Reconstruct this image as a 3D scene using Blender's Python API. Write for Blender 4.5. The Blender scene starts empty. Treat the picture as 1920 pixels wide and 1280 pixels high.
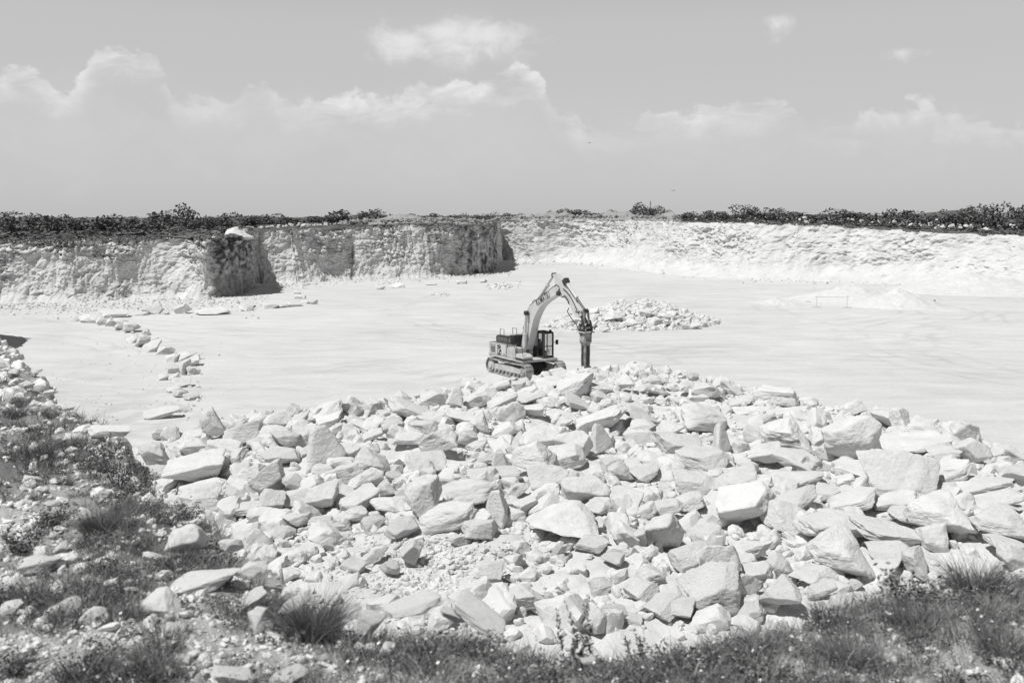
import bpy, bmesh, math, random
import numpy as np
from mathutils import Vector, Matrix, Euler

R = math.radians
rng = np.random.default_rng(11)
random.seed(11)
scene = bpy.context.scene
C = scene.collection

# ---------------------------------------------------------------- camera, sky, sun
F, EYE = 1867.0, 11.0                      # 35 mm lens in pixels of the 1920 wide photo; eye height over the pit floor
PITCH = math.atan((640 - 402) / F)
cam = bpy.data.objects.new('camera', bpy.data.cameras.new('camera'))
C.objects.link(cam)
cam.data.lens = 35.0; cam.data.sensor_width = 36.0
cam.data.clip_start = 0.1; cam.data.clip_end = 9000
cam.location = (0, 0, EYE); cam.rotation_euler = (math.pi / 2 - PITCH, 0, 0)
cam.data.dof.use_dof = True; cam.data.dof.focus_distance = 52; cam.data.dof.aperture_fstop = 3.8
scene.camera = cam

SUN_EL, SUN_AZ = R(62), R(-121)             # azimuth from +Y towards +X: the sun stands left of the view
sun = bpy.data.objects.new('sun', bpy.data.lights.new('sun', 'SUN'))
C.objects.link(sun)
sun.data.energy = 4.6; sun.data.angle = R(0.5); sun.data.color = (1.0, 0.995, 0.985)
to_sun = Vector((math.sin(SUN_AZ) * math.cos(SUN_EL), math.cos(SUN_AZ) * math.cos(SUN_EL), math.sin(SUN_EL)))
sun.rotation_euler = to_sun.to_track_quat('Z', 'Y').to_euler()

scene.view_settings.view_transform = 'Standard'
scene.view_settings.look = 'None'
scene.view_settings.exposure = -0.05
scene.view_settings.gamma = 1.0

def pix_dir(u, v):
    cp, sp = math.cos(PITCH), math.sin(PITCH)
    a, b = (u - 960) / F, (v - 640) / F
    return np.array([a, cp - b * sp, -sp - b * cp])
def at(u, v, z=0.0):
    d = pix_dir(u, v)
    return np.array([0, 0, EYE]) + d * ((z - EYE) / d[2])

world = bpy.data.worlds.new('World'); scene.world = world; world.use_nodes = True
def build_world():
    nt = world.node_tree; N = nt.nodes; L = nt.links
    for n in list(N): N.remove(n)
    out = N.new('ShaderNodeOutputWorld'); bg = N.new('ShaderNodeBackground')
    L.new(bg.outputs[0], out.inputs[0])
    sky = N.new('ShaderNodeTexSky'); sky.sky_type = 'NISHITA'; sky.sun_disc = False
    sky.sun_elevation = SUN_EL; sky.sun_rotation = SUN_AZ % (2 * math.pi)
    sky.air_density = 1.0; sky.dust_density = 1.2; sky.ozone_density = 1.0; sky.altitude = 200
    bw = N.new('ShaderNodeRGBToBW'); L.new(sky.outputs[0], bw.inputs[0])
    tc = N.new('ShaderNodeTexCoord'); sep = N.new('ShaderNodeSeparateXYZ'); L.new(tc.outputs['Generated'], sep.inputs[0])
    def M(op, a, b=None, clamp=False):
        m = N.new('ShaderNodeMath'); m.operation = op; m.use_clamp = clamp
        for i, q in enumerate((a, b)):
            if q is None: continue
            if isinstance(q, (int, float)): m.inputs[i].default_value = q
            else: L.new(q, m.inputs[i])
        return m.outputs[0]
    y = M('MAXIMUM', sep.outputs[1], 0.03)
    a = M('DIVIDE', sep.outputs[0], y); e = M('DIVIDE', sep.outputs[2], y)
    comb = N.new('ShaderNodeCombineXYZ'); L.new(a, comb.inputs[0]); L.new(e, comb.inputs[1])
    def noise(scale, detail, sy=1.0, rough=0.55):
        mp = N.new('ShaderNodeMapping'); mp.inputs['Scale'].default_value = (1, sy, 1); L.new(comb.outputs[0], mp.inputs[0])
        n = N.new('ShaderNodeTexNoise'); n.inputs['Scale'].default_value = scale; n.inputs['Detail'].default_value = detail
        n.inputs['Roughness'].default_value = rough; n.inputs['Distortion'].default_value = 0.5
        L.new(mp.outputs[0], n.inputs['Vector']); return n.outputs[0]
    n1 = noise(14, 8, 1.5, 0.62); n2 = noise(42, 6, 1.3, 0.62)
    def blob_field(blobs):
        f = None
        for (u, v, ru, rv, amp) in blobs:
            d = pix_dir(u, v)
            s = N.new('ShaderNodeVectorMath'); s.operation = 'SUBTRACT'; L.new(comb.outputs[0], s.inputs[0]); s.inputs[1].default_value = (d[0] / d[1], d[2] / d[1], 0)
            sp = N.new('ShaderNodeSeparateXYZ'); L.new(s.outputs[0], sp.inputs[0])
            cb = N.new('ShaderNodeCombineXYZ'); L.new(M('MULTIPLY', sp.outputs[0], F / ru), cb.inputs[0])
            L.new(M('MAXIMUM', M('MULTIPLY', sp.outputs[1], F / rv), M('MULTIPLY', sp.outputs[1], -F / (rv * 1.9))), cb.inputs[1])
            ln = N.new('ShaderNodeVectorMath'); ln.operation = 'LENGTH'; L.new(cb.outputs[0], ln.inputs[0])
            w = M('MULTIPLY', M('SUBTRACT', 1.0, ln.outputs['Value']), amp)
            f = w if f is None else M('MAXIMUM', f, w)
        return f
    def smooth(x, lo, hi):
        m = N.new('ShaderNodeMapRange'); m.interpolation_type = 'SMOOTHSTEP'
        m.inputs['From Min'].default_value = lo; m.inputs['From Max'].default_value = hi
        L.new(x, m.inputs['Value']); return m.outputs[0]
    nn = M('ADD', M('MULTIPLY', M('SUBTRACT', n1, 0.5), 1.5), M('MULTIPLY', M('SUBTRACT', n2, 0.5), 0.7))
    band = [(-150,135,.6),(0,135,.75),(70,126,.8),(130,158,.55),(190,112,.65),(230,84,.8),(290,92,.75),(325,135,.3),(345,182,.28),(400,190,.4),(450,184,.4),(495,146,.5),(525,168,.4),(560,190,.42),(600,188,.7),(640,174,.95),(690,168,1),(720,182,.9),(760,168,.95),
            (850,150,1),(920,140,1),(985,124,1),(1020,150,.7),(1045,205,.2),(1075,212,.4),(1110,238,.22),(1180,230,.35),(1210,210,.55),(1300,205,.6),(1400,195,.55),(1470,190,.5),(1500,228,.15),(1580,232,.2),(1610,200,.6),(1670,195,.65),(1730,185,.65),(1750,222,.2),(1780,213,.45),(1820,222,.3),(1860,228,.4),(1920,225,.3),(2080,230,.3)]
    def curve(vals):
        fc = N.new('ShaderNodeFloatCurve'); c = fc.mapping.curves[0]
        for i, (u, q) in enumerate(vals):
            x = (u + 160) / 2260
            if i == 0: c.points[0].location = (x, q)
            elif i == len(vals) - 1: c.points[-1].location = (x, q)
            else: c.points.new(x, q)
        for p_ in c.points: p_.handle_type = 'AUTO_CLAMPED'
        fc.mapping.update()
        L.new(M('ADD', M('MULTIPLY', a, F / 2260), (960 + 160) / 2260), fc.inputs['Value']); return fc.outputs[0]
    e_of = lambda v: pix_dir(960, v)[2] / pix_dir(960, v)[1]
    top = M('MULTIPLY', curve([(u, e_of(v) / 0.25) for u, v, q in band]), 0.25); stren = curve([(u, q) for u, v, q in band])
    puff = M('ADD', M('MULTIPLY', M('SUBTRACT', n1, 0.5), 0.042), M('MULTIPLY', M('SUBTRACT', n2, 0.5), 0.036))
    depth = M('SUBTRACT', M('ADD', top, puff), e)                 # how far below the ragged top edge
    edge_ = smooth(depth, -0.001, 0.007); fade = M('SUBTRACT', 1.0, smooth(depth, 0.004, 0.040))
    n3 = noise(20, 6, 2.2, 0.6); inner = M('ADD', 0.70, M('MULTIPLY', M('SUBTRACT', n3, 0.5), 4.2))
    bandc = M('MULTIPLY', M('MULTIPLY', edge_, fade), M('MULTIPLY', stren, inner), True)
    crisp = [(870, 66, 190, 34, 1.1), (770, 76, 90, 26, 1.0), (1456, 46, 38, 18, .8), (1690, 98, 56, 15, .85)]
    veil = [(120, 205, 300, 100, 1), (500, 225, 360, 75, 1), (860, 225, 330, 85, 1.1), (1300, 245, 300, 60, .9), (1700, 240, 240, 55, .7), (840, 60, 200, 60, .8)]
    c1 = M('MAXIMUM', bandc, M('MULTIPLY', smooth(M('ADD', blob_field(crisp), M('MULTIPLY', nn, 1.6)), 0.05, 1.1), 0.8))
    c2 = smooth(M('ADD', blob_field(veil), M('MULTIPLY', nn, 1.0)), 0.0, 1.1)
    cov = M('ADD', M('MULTIPLY', c1, 0.85), M('MULTIPLY', c2, 0.13), True)
    cov = M('MULTIPLY', cov, smooth(sep.outputs[1], 0.05, 0.3))
    mix = N.new('ShaderNodeMix'); mix.data_type = 'FLOAT'
    flat = N.new('ShaderNodeMix'); flat.data_type = 'FLOAT'; flat.inputs['Factor'].default_value = 0.70; L.new(bw.outputs[0], flat.inputs['A']); flat.inputs['B'].default_value = HAZE_LEVEL
    zen = N.new('ShaderNodeMapRange'); zen.inputs['From Min'].default_value = 0.18; zen.inputs['From Max'].default_value = 0.6; zen.inputs['To Min'].default_value = 1.0; zen.inputs['To Max'].default_value = 0.20
    L.new(sep.outputs[2], zen.inputs['Value']); clear = M('MULTIPLY', flat.outputs['Result'], zen.outputs[0])
    L.new(cov, mix.inputs['Factor']); L.new(clear, mix.inputs['A']); mix.inputs['B'].default_value = CLOUD_LEVEL
    L.new(mix.outputs['Result'], bg.inputs['Color']); bg.inputs['Strength'].default_value = SKY_STRENGTH
SKY_STRENGTH, CLOUD_LEVEL, HAZE_LEVEL = 0.085, 10.2, 7.9
build_world()

# ---------------------------------------------------------------- numpy noise
def _hash(ix, iy, iz, seed=0):
    h = (ix.astype(np.int64) * 374761393 + iy.astype(np.int64) * 668265263 + iz.astype(np.int64) * 2147483647 + seed * 1274126177) & 0xFFFFFFFF
    h = ((h ^ (h >> 13)) * 1274126177) & 0xFFFFFFFF
    h = ((h ^ (h >> 16)) * 2246822519) & 0xFFFFFFFF
    return (h ^ (h >> 15)) & 0xFFFFFFFF
def vnoise(P, seed=0):
    """value noise in [-1, 1]"""
    i = np.floor(P); f = P - i; f = f * f * f * (f * (f * 6 - 15) + 10)
    i = i.astype(np.int64); r = 0
    for dx in (0, 1):
        wx = f[:, 0] if dx else 1 - f[:, 0]
        for dy in (0, 1):
            wy = f[:, 1] if dy else 1 - f[:, 1]
            for dz in (0, 1):
                wz = f[:, 2] if dz else 1 - f[:, 2]
                r = r + wx * wy * wz * (_hash(i[:, 0] + dx, i[:, 1] + dy, i[:, 2] + dz, seed) / 2147483648.0 - 1)
    return r
def fbm(P, oct=4, seed=0, gain=0.5):
    a, s, r, t = 1.0, 1.0, 0, 0
    for k in range(oct):
        r = r + a * vnoise(P * s + 17.3 * k, seed + k); t += a; a *= gain; s *= 2.03
    return r / t
def worley(P, seed=0):
    """distance to the nearest cell point, its cell value, and the gap to the second nearest"""
    i = np.floor(P).astype(np.int64); d1 = np.full(len(P), 9.0); d2 = np.full(len(P), 9.0); val = np.zeros(len(P))
    for dx in (-1, 0, 1):
        for dy in (-1, 0, 1):
            for dz in (-1, 0, 1):
                cx, cy, cz = i[:, 0] + dx, i[:, 1] + dy, i[:, 2] + dz
                q = np.stack([cx + _hash(cx, cy, cz, seed) / 4294967296.0, cy + _hash(cx, cy, cz, seed + 7) / 4294967296.0, cz + _hash(cx, cy, cz, seed + 13) / 4294967296.0], 1)
                d = np.linalg.norm(P - q, axis=1)
                near = d < d1
                d2 = np.where(near, d1, np.minimum(d2, d)); val = np.where(near, _hash(cx, cy, cz, seed + 29) / 4294967296.0, val); d1 = np.where(near, d, d1)
    return d1, val, d2 - d1
def sstep(x, a, b):
    t = np.clip((x - a) / (b - a), 0, 1); return t * t * (3 - 2 * t)

# ---------------------------------------------------------------- mesh helpers
def np_mesh(name, V, Fc, mat=None, smooth=True, attr=None):
    me = bpy.data.meshes.new(name)
    V = np.asarray(V, np.float32); Fc = np.asarray(Fc, np.int32); n, k = Fc.shape
    me.vertices.add(len(V)); me.vertices.foreach_set('co', V.ravel())
    me.loops.add(n * k); me.loops.foreach_set('vertex_index', Fc.ravel())
    me.polygons.add(n); me.polygons.foreach_set('loop_start', np.arange(0, n * k, k, dtype=np.int32))
    me.polygons.foreach_set('loop_total', np.full(n, k, np.int32))
    me.polygons.foreach_set('use_smooth', np.full(n, smooth))
    for an, av in (attr or {}).items():
        at_ = me.attributes.new(an, 'FLOAT', 'POINT'); at_.data.foreach_set('value', np.asarray(av, np.float32))
    me.update(); me.validate()
    if mat: me.materials.append(mat)
    return me
def link(name, me, parent=None):
    o = bpy.data.objects.new(name, me); C.objects.link(o)
    if parent is not None: o.parent = parent
    return o
def tag(o, label=None, cat=None, group=None, kind=None):
    if label: o['label'] = label
    if cat: o['category'] = cat
    if group: o['group'] = group
    if kind: o['kind'] = kind
    return o
def grid_faces(nu, nv):
    i = np.arange(nu - 1)[:, None] * nv + np.arange(nv - 1)[None, :]
    i = i.ravel(); return np.stack([i, i + nv, i + nv + 1, i + 1], 1)
def bm_obj(name, bm, mat, parent=None, smooth=False, bevel=0.0):
    if bevel:
        bmesh.ops.bevel(bm, geom=[e for e in bm.edges], offset=bevel, segments=2, affect='EDGES', clamp_overlap=True)
    bmesh.ops.recalc_face_normals(bm, faces=bm.faces)
    me = bpy.data.meshes.new(name); bm.to_mesh(me); bm.free()
    if smooth:
        me.polygons.foreach_set('use_smooth', [True] * len(me.polygons))
    me.materials.append(mat)
    return link(name, me, parent)

# ---------------------------------------------------------------- materials (all greys: the photograph is black and white)
def new_mat(name):
    m = bpy.data.materials.new(name); m.use_nodes = True
    return m, m.node_tree, m.node_tree.nodes['Principled BSDF']
def mat_simple(name, g, rough=0.6, metal=0.0, var=0.0, vscale=4.0, bump=0.0, spec=0.4):
    m, nt, b = new_mat(name); N, L = nt.nodes, nt.links
    b.inputs['Roughness'].default_value = rough; b.inputs['Metallic'].default_value = metal
    b.inputs['Specular IOR Level'].default_value = spec
    b.inputs['Base Color'].default_value = (g, g, g, 1)
    if var or bump:
        tc = N.new('ShaderNodeTexCoord'); n = N.new('ShaderNodeTexNoise'); n.inputs['Scale'].default_value = vscale; n.inputs['Detail'].default_value = 6
        L.new(tc.outputs['Object'], n.inputs['Vector'])
        if var:
            r = N.new('ShaderNodeMapRange'); r.inputs['From Min'].default_value = 0.3; r.inputs['From Max'].default_value = 0.7
            r.inputs['To Min'].default_value = g * (1 - var); r.inputs['To Max'].default_value = g * (1 + var)
            L.new(n.outputs[0], r.inputs['Value']); L.new(r.outputs[0], b.inputs['Base Color'])
        if bump:
            bp = N.new('ShaderNodeBump'); bp.inputs['Strength'].default_value = bump; bp.inputs['Distance'].default_value = 0.05
            L.new(n.outputs[0], bp.inputs['Height']); L.new(bp.outputs[0], b.inputs['Normal'])
    return m
def mat_rock(name, g, coords='Object', vs=1.2, stain=0.25, bump_d=0.05, attr=False, dark=0.10, tone=False):
    """limestone: cloudy base, grey weathering patches, pitted bump; optional 'stain' attribute"""
    m, nt, b = new_mat(name); N, L = nt.nodes, nt.links
    b.inputs['Roughness'].default_value = 0.95; b.inputs['Specular IOR Level'].default_value = 0.15
    tc = N.new('ShaderNodeTexCoord')
    oi = N.new('ShaderNodeObjectInfo')
    add = N.new('ShaderNodeVectorMath'); add.operation = 'ADD'; L.new(tc.outputs[coords], add.inputs[0])
    if coords == 'Object':
        sc = N.new('ShaderNodeMath'); sc.operation = 'MULTIPLY'; sc.inputs[1].default_value = 37.0; L.new(oi.outputs['Random'], sc.inputs[0]); L.new(sc.outputs[0], add.inputs[1])
    def noise(scale, det, rough=0.6):
        n = N.new('ShaderNodeTexNoise'); n.inputs['Scale'].default_value = scale; n.inputs['Detail'].default_value = det; n.inputs['Roughness'].default_value = rough
        L.new(add.outputs[0], n.inputs['Vector']); return n.outputs[0]
    def rng_(x, a, b_, c, d):
        r = N.new('ShaderNodeMapRange'); r.inputs['From Min'].default_value = a; r.inputs['From Max'].default_value = b_; r.inputs['To Min'].default_value = c; r.inputs['To Max'].default_value = d
        L.new(x, r.inputs['Value']); return r.outputs[0]
    def mul(x, y):
        q = N.new('ShaderNodeMath'); q.operation = 'MULTIPLY'
        L.new(x, q.inputs[0]); L.new(y, q.inputs[1]); return q.outputs[0]
    base = rng_(noise(vs, 5), 0.3, 0.7, g * 0.90, g * 1.07)
    patch = rng_(noise(vs * 0.9 + 0.3, 8, 0.7), 0.56, 0.72, 1.0, 1.0 - stain)
    col = mul(base, patch)
    if tone: col = mul(col, rng_(oi.outputs['Random'], 0.0, 1.0, 0.88, 1.03))
    if attr:
        an = N.new('ShaderNodeAttribute'); an.attribute_name = 'stain'
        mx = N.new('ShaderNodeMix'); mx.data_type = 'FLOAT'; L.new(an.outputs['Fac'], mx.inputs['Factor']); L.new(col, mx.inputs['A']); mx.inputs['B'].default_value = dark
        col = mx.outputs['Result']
    L.new(col, b.inputs['Base Color'])
    h = N.new('ShaderNodeMath'); h.operation = 'ADD'; L.new(noise(vs * 5, 9, 0.65), h.inputs[0])
    vor = N.new('ShaderNodeTexVoronoi'); vor.feature = 'DISTANCE_TO_EDGE'; vor.inputs['Scale'].default_value = vs * 3; L.new(add.outputs[0], vor.inputs['Vector'])
    L.new(rng_(vor.outputs['Distance'], 0.0, 0.10, 0.0, 0.06), h.inputs[1])
    bp = N.new('ShaderNodeBump'); bp.inputs['Strength'].default_value = 0.8; bp.inputs['Distance'].default_value = bump_d
    L.new(h.outputs[0], bp.inputs['Height']); L.new(bp.outputs[0], b.inputs['Normal'])
    return m
LIME = 0.66
M_BOULDER = mat_rock('limestone_boulder', 0.69, vs=1.5, stain=0.18, bump_d=0.10, tone=True)
M_RUBBLE = mat_rock('limestone_rubble', 0.62, vs=0.8, stain=0.2, bump_d=0.06)
M_STONE = mat_rock('weathered_stone', 0.76, vs=9, stain=0.35, bump_d=0.01, tone=True)
M_HEAP = mat_rock('crushed_limestone', LIME * 0.93, vs=2.2, stain=0.15, bump_d=0.06)
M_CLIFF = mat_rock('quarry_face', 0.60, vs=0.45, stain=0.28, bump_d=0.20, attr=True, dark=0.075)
M_BANK = mat_rock('bank_soil', 0.44, vs=3.0, stain=0.4, bump_d=0.05, attr=True, dark=0.19)

def mat_floor():
    m, nt, b = new_mat('pit_floor_dust'); N, L = nt.nodes, nt.links
    b.inputs['Roughness'].default_value = 1.0; b.inputs['Specular IOR Level'].default_value = 0.1
    tc = N.new('ShaderNodeTexCoord')
    def noise(scale, det, sc=(1, 1, 1), rot=0.0, rough=0.6, dist=0.0):
        mp = N.new('ShaderNodeMapping'); mp.inputs['Scale'].default_value = sc; mp.inputs['Rotation'].default_value = (0, 0, rot); L.new(tc.outputs['Object'], mp.inputs[0])
        n = N.new('ShaderNodeTexNoise'); n.inputs['Scale'].default_value = scale; n.inputs['Detail'].default_value = det; n.inputs['Roughness'].default_value = rough; n.inputs['Distortion'].default_value = dist
        L.new(mp.outputs[0], n.inputs['Vector']); return n.outputs[0]
    def rg(x, a, b_, c, d):
        r = N.new('ShaderNodeMapRange'); r.inputs['From Min'].default_value = a; r.inputs['From Max'].default_value = b_; r.inputs['To Min'].default_value = c; r.inputs['To Max'].default_value = d
        L.new(x, r.inputs['Value']); return r.outputs[0]
    def mul(x, y):
        q = N.new('ShaderNodeMath'); q.operation = 'MULTIPLY'; L.new(x, q.inputs[0]); L.new(y, q.inputs[1]); return q.outputs[0]
    big = rg(noise(0.035, 4, (1, 0.7, 1)), 0.35, 0.65, 0.94, 1.04)
    tr1 = rg(noise(0.9, 5, (0.12, 1, 1), R(18), 0.65, 0.4), 0.36, 0.52, 0.965, 1.0)       # tyre tracks swept by the loaders
    tr2 = rg(noise(1.1, 5, (0.10, 1, 1), R(-24), 0.65, 0.5), 0.34, 0.50, 0.96, 1.0)
    tr3 = rg(noise(0.9, 5, (0.1, 1, 1), R(68), 0.65, 0.5), 0.34, 0.48, 0.955, 1.0)
    fine = rg(noise(3.0, 8), 0.3, 0.7, 0.95, 1.04)
    col = mul(mul(mul(big, tr1), mul(tr2, tr3)), fine)
    # pairs of wheel ruts sweeping round the excavator and out to the faces
    arcs = [(-16, 75, 14), (-14, 74, 18.5), (-10, 70, 22), (-24, 92, 27), (10, 44, 34), (14, 40, 41), (30, 30, 52), (34, 26, 60), (60, 78, 26), (62, 80, 33), (-2, 150, 60), (0, 152, 68), (70, 110, 40), (20, 118, 34), (-60, 60, 34), (-62, 60, 41)]
    tot = None
    wv = N.new('ShaderNodeVectorMath'); wv.operation = 'MULTIPLY'; wv.inputs[1].default_value = (1, 1, 0); L.new(tc.outputs['Object'], wv.inputs[0])
    wob = noise(0.12, 3)
    for (ax, ay, ar) in arcs:
        d = N.new('ShaderNodeVectorMath'); d.operation = 'DISTANCE'; L.new(wv.outputs[0], d.inputs[0]); d.inputs[1].default_value = (ax, ay, 0)
        def mm(op, x, y):
            q = N.new('ShaderNodeMath'); q.operation = op
            for i_, z_ in enumerate((x, y)):
                if z_ is None: continue
                if isinstance(z_, (int, float)): q.inputs[i_].default_value = z_
                else: L.new(z_, q.inputs[i_])
            return q.outputs[0]
        t = mm('ABSOLUTE', mm('SUBTRACT', mm('ADD', d.outputs['Value'], mm('MULTIPLY', wob, 5.0)), ar + 2.5), None)
        t = mm('ABSOLUTE', mm('SUBTRACT', t, 1.15), None)
        t = rg(t, 0.15, 0.5, 1.0, 0.0)
        tot = t if tot is None else mm('ADD', tot, t)
    gate = rg(noise(0.07, 3, rough=0.7), 0.45, 0.6, 0.0, 1.0)
    rut = mm('SUBTRACT', 1.0, mm('MULTIPLY', mm('MULTIPLY', mm('MINIMUM', tot, 1.3), gate), mm('MULTIPLY', noise(1.3, 5), 0.22)))
    scuff = rg(noise(0.28, 6, (0.5, 1, 1), R(30), 0.7, 0.8), 0.38, 0.62, 0.91, 1.03)
    col = mul(mul(col, rut), scuff)
    k = N.new('ShaderNodeMath'); k.operation = 'MULTIPLY'; k.inputs[1].default_value = 0.60; L.new(col, k.inputs[0])
    L.new(k.outputs[0], b.inputs['Base Color'])
    bp = N.new('ShaderNodeBump'); bp.inputs['Strength'].default_value = 0.35; bp.inputs['Distance'].default_value = 0.12
    L.new(col, bp.inputs['Height']); L.new(bp.outputs[0], b.inputs['Normal'])
    return m
M_FLOOR = mat_floor()
M_PLATEAU = mat_simple('scrub_soil', 0.11, 1.0, var=0.55, vscale=0.35, bump=0.3, spec=0.1)
M_SPOIL = mat_rock('spoil_soil', 0.33, vs=0.6, stain=0.45, bump_d=0.2)
def mat_leaf(name, g, var=0.35):
    m, nt, b = new_mat(name); N, L = nt.nodes, nt.links
    b.inputs['Roughness'].default_value = 0.7; b.inputs['Specular IOR Level'].default_value = 0.25
    gi = N.new('ShaderNodeNewGeometry'); r = N.new('ShaderNodeMapRange')
    r.inputs['To Min'].default_value = g * (1 - var); r.inputs['To Max'].default_value = g * (1 + var)
    L.new(gi.outputs['Random Per Island'], r.inputs['Value'])
    L.new(r.outputs[0], b.inputs['Base Color'])
    return m
M_LEAF = mat_leaf('scrub_leaf', 0.125, 0.6)
M_LEAF_PALE = mat_leaf('pale_scrub_leaf', 0.19, 0.5)
M_GRASS = mat_leaf('grass_blade', 0.17, 0.7)
M_DRY = mat_leaf('dry_grass', 0.36, 0.5)
M_HERB = mat_leaf('herb_leaf', 0.16, 0.8)
M_FLOWER = mat_simple('white_petal', 0.75, 0.8)
M_BARK = mat_simple('bark', 0.10, 0.9)

# ---------------------------------------------------------------- the pit floor
def footprint_dist(P, poly):
    """signed distance in plan to a closed polygon: positive inside"""
    P = np.asarray(P, float); poly = np.asarray(poly, float); n = len(poly)
    dmin = np.full(len(P), 1e9); inside = np.zeros(len(P), bool)
    for i in range(n):
        a, b = poly[i], poly[(i + 1) % n]
        ab = b - a; t = np.clip(((P - a) @ ab) / max(ab @ ab, 1e-9), 0, 1)
        dmin = np.minimum(dmin, np.linalg.norm(P - a - t[:, None] * ab, axis=1))
        cond = (a[1] > P[:, 1]) != (b[1] > P[:, 1])
        xin = (b[0] - a[0]) * (P[:, 1] - a[1]) / (b[1] - a[1] + 1e-12) + a[0]
        inside ^= cond & (P[:, 0] < xin)
    return np.where(inside, dmin, -dmin)

def build_floor():
    nr, na = 260, 300
    rr = 12 * (420 / 12) ** (np.arange(nr) / (nr - 1)); aa = np.linspace(R(-75), R(75), na)
    A, Rr = np.meshgrid(aa, rr, indexing='ij')
    X = (Rr * np.sin(A)).ravel(); Y = (Rr * np.cos(A)).ravel()
    Z = 0.10 * fbm(np.stack([X / 9, Y / 9, X * 0], 1), 4, 3) + 0.03 * fbm(np.stack([X / 1.5, Y / 1.5, X * 0], 1), 3, 9)
    f = grid_faces(na, nr)[:, ::-1]
    o = link('pit_floor', np_mesh('pit_floor', np.stack([X, Y, Z], 1), f, M_FLOOR)); tag(o, kind='structure')
build_floor()

# ---------------------------------------------------------------- quarry faces and the plateau behind them
RIM = []   # plan points of the rim, in order, with height
def cliff_path(rows):
    out = []
    for (u, vb, vt, bat) in rows:
        p = at(u, vb, 0); d = p[1]
        z = EYE - (vt - 402) / F * (d + bat); out.append((p[0], p[1], z, bat))
    return out
A_ROWS = [(-190, 572, 460, 1.0), (-60, 570, 458, 3.2), (0, 568, 456, 3.2), (130, 566, 452, 3.2), (250, 561, 448, 3.2), (330, 558, 447, 3.2), (385, 560, 445, 0.7)]
A_END = [(425, 557, 444, 0.2), (464, 551, 440, 0.2), (473, 541, 438, 0.15), (478, 532, 437, 0.5)]
B_ROWS = [(520, 532, 433, 3.2), (560, 532, 431, 3.2), (600, 529, 430, 3.2), (650, 524, 427, 3.2), (700, 522, 424, 3.2), (780, 520, 420, 3.2), (835, 518, 420, 0.6)]
B_END = [(880, 515, 422, 0.2), (914, 511, 423, 0.2), (926, 506, 421, 0.15), (931, 500, 418, 0.2)]
C_ROWS = [(938, 487, 415, 0.6), (1010, 490, 413, 1.2), (1080, 491, 412, 2.0), (1150, 496, 413, 3.0), (1240, 510, 415, 4.0), (1320, 517, 417, 5), (1400, 521, 419, 5), (1480, 524, 421, 5), (1560, 526, 424, 5),
          (1650, 529, 431, 5), (1750, 533, 436, 5), (1850, 538, 441, 5), (1920, 543, 446, 5), (2100, 552, 455, 5), (2500, 575, 474, 5)]
D_PTS = [(-31, 46, 7.9, 1.2), (-38.5, 68, 7.8, 1.2), (-43.6, 79, 7.7, 1.0), (-45.6, 86.5, 7.7, 0.8), (-56, 93, 7.6, 1.2), (-76, 108, 7.5, 1.2)]

def resample(pts, step):
    P = np.array(pts, float); seg = np.linalg.norm(np.diff(P[:, :2], axis=0), axis=1); s = np.concatenate([[0], np.cumsum(seg)])
    n = int(s[-1] / step) + 2; t = np.linspace(0, s[-1], n)
    return t, np.stack([np.interp(t, s, P[:, k]) for k in range(P.shape[1])], 1)
def soften(A, w):
    k = np.ones(2 * w + 1) / (2 * w + 1)
    out = A.copy()
    for c in range(A.shape[1]):
        pad = np.concatenate([np.full(w, A[0, c]), A[:, c], np.full(w, A[-1, c])]); out[:, c] = np.convolve(pad, k, 'valid')
    return out

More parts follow.
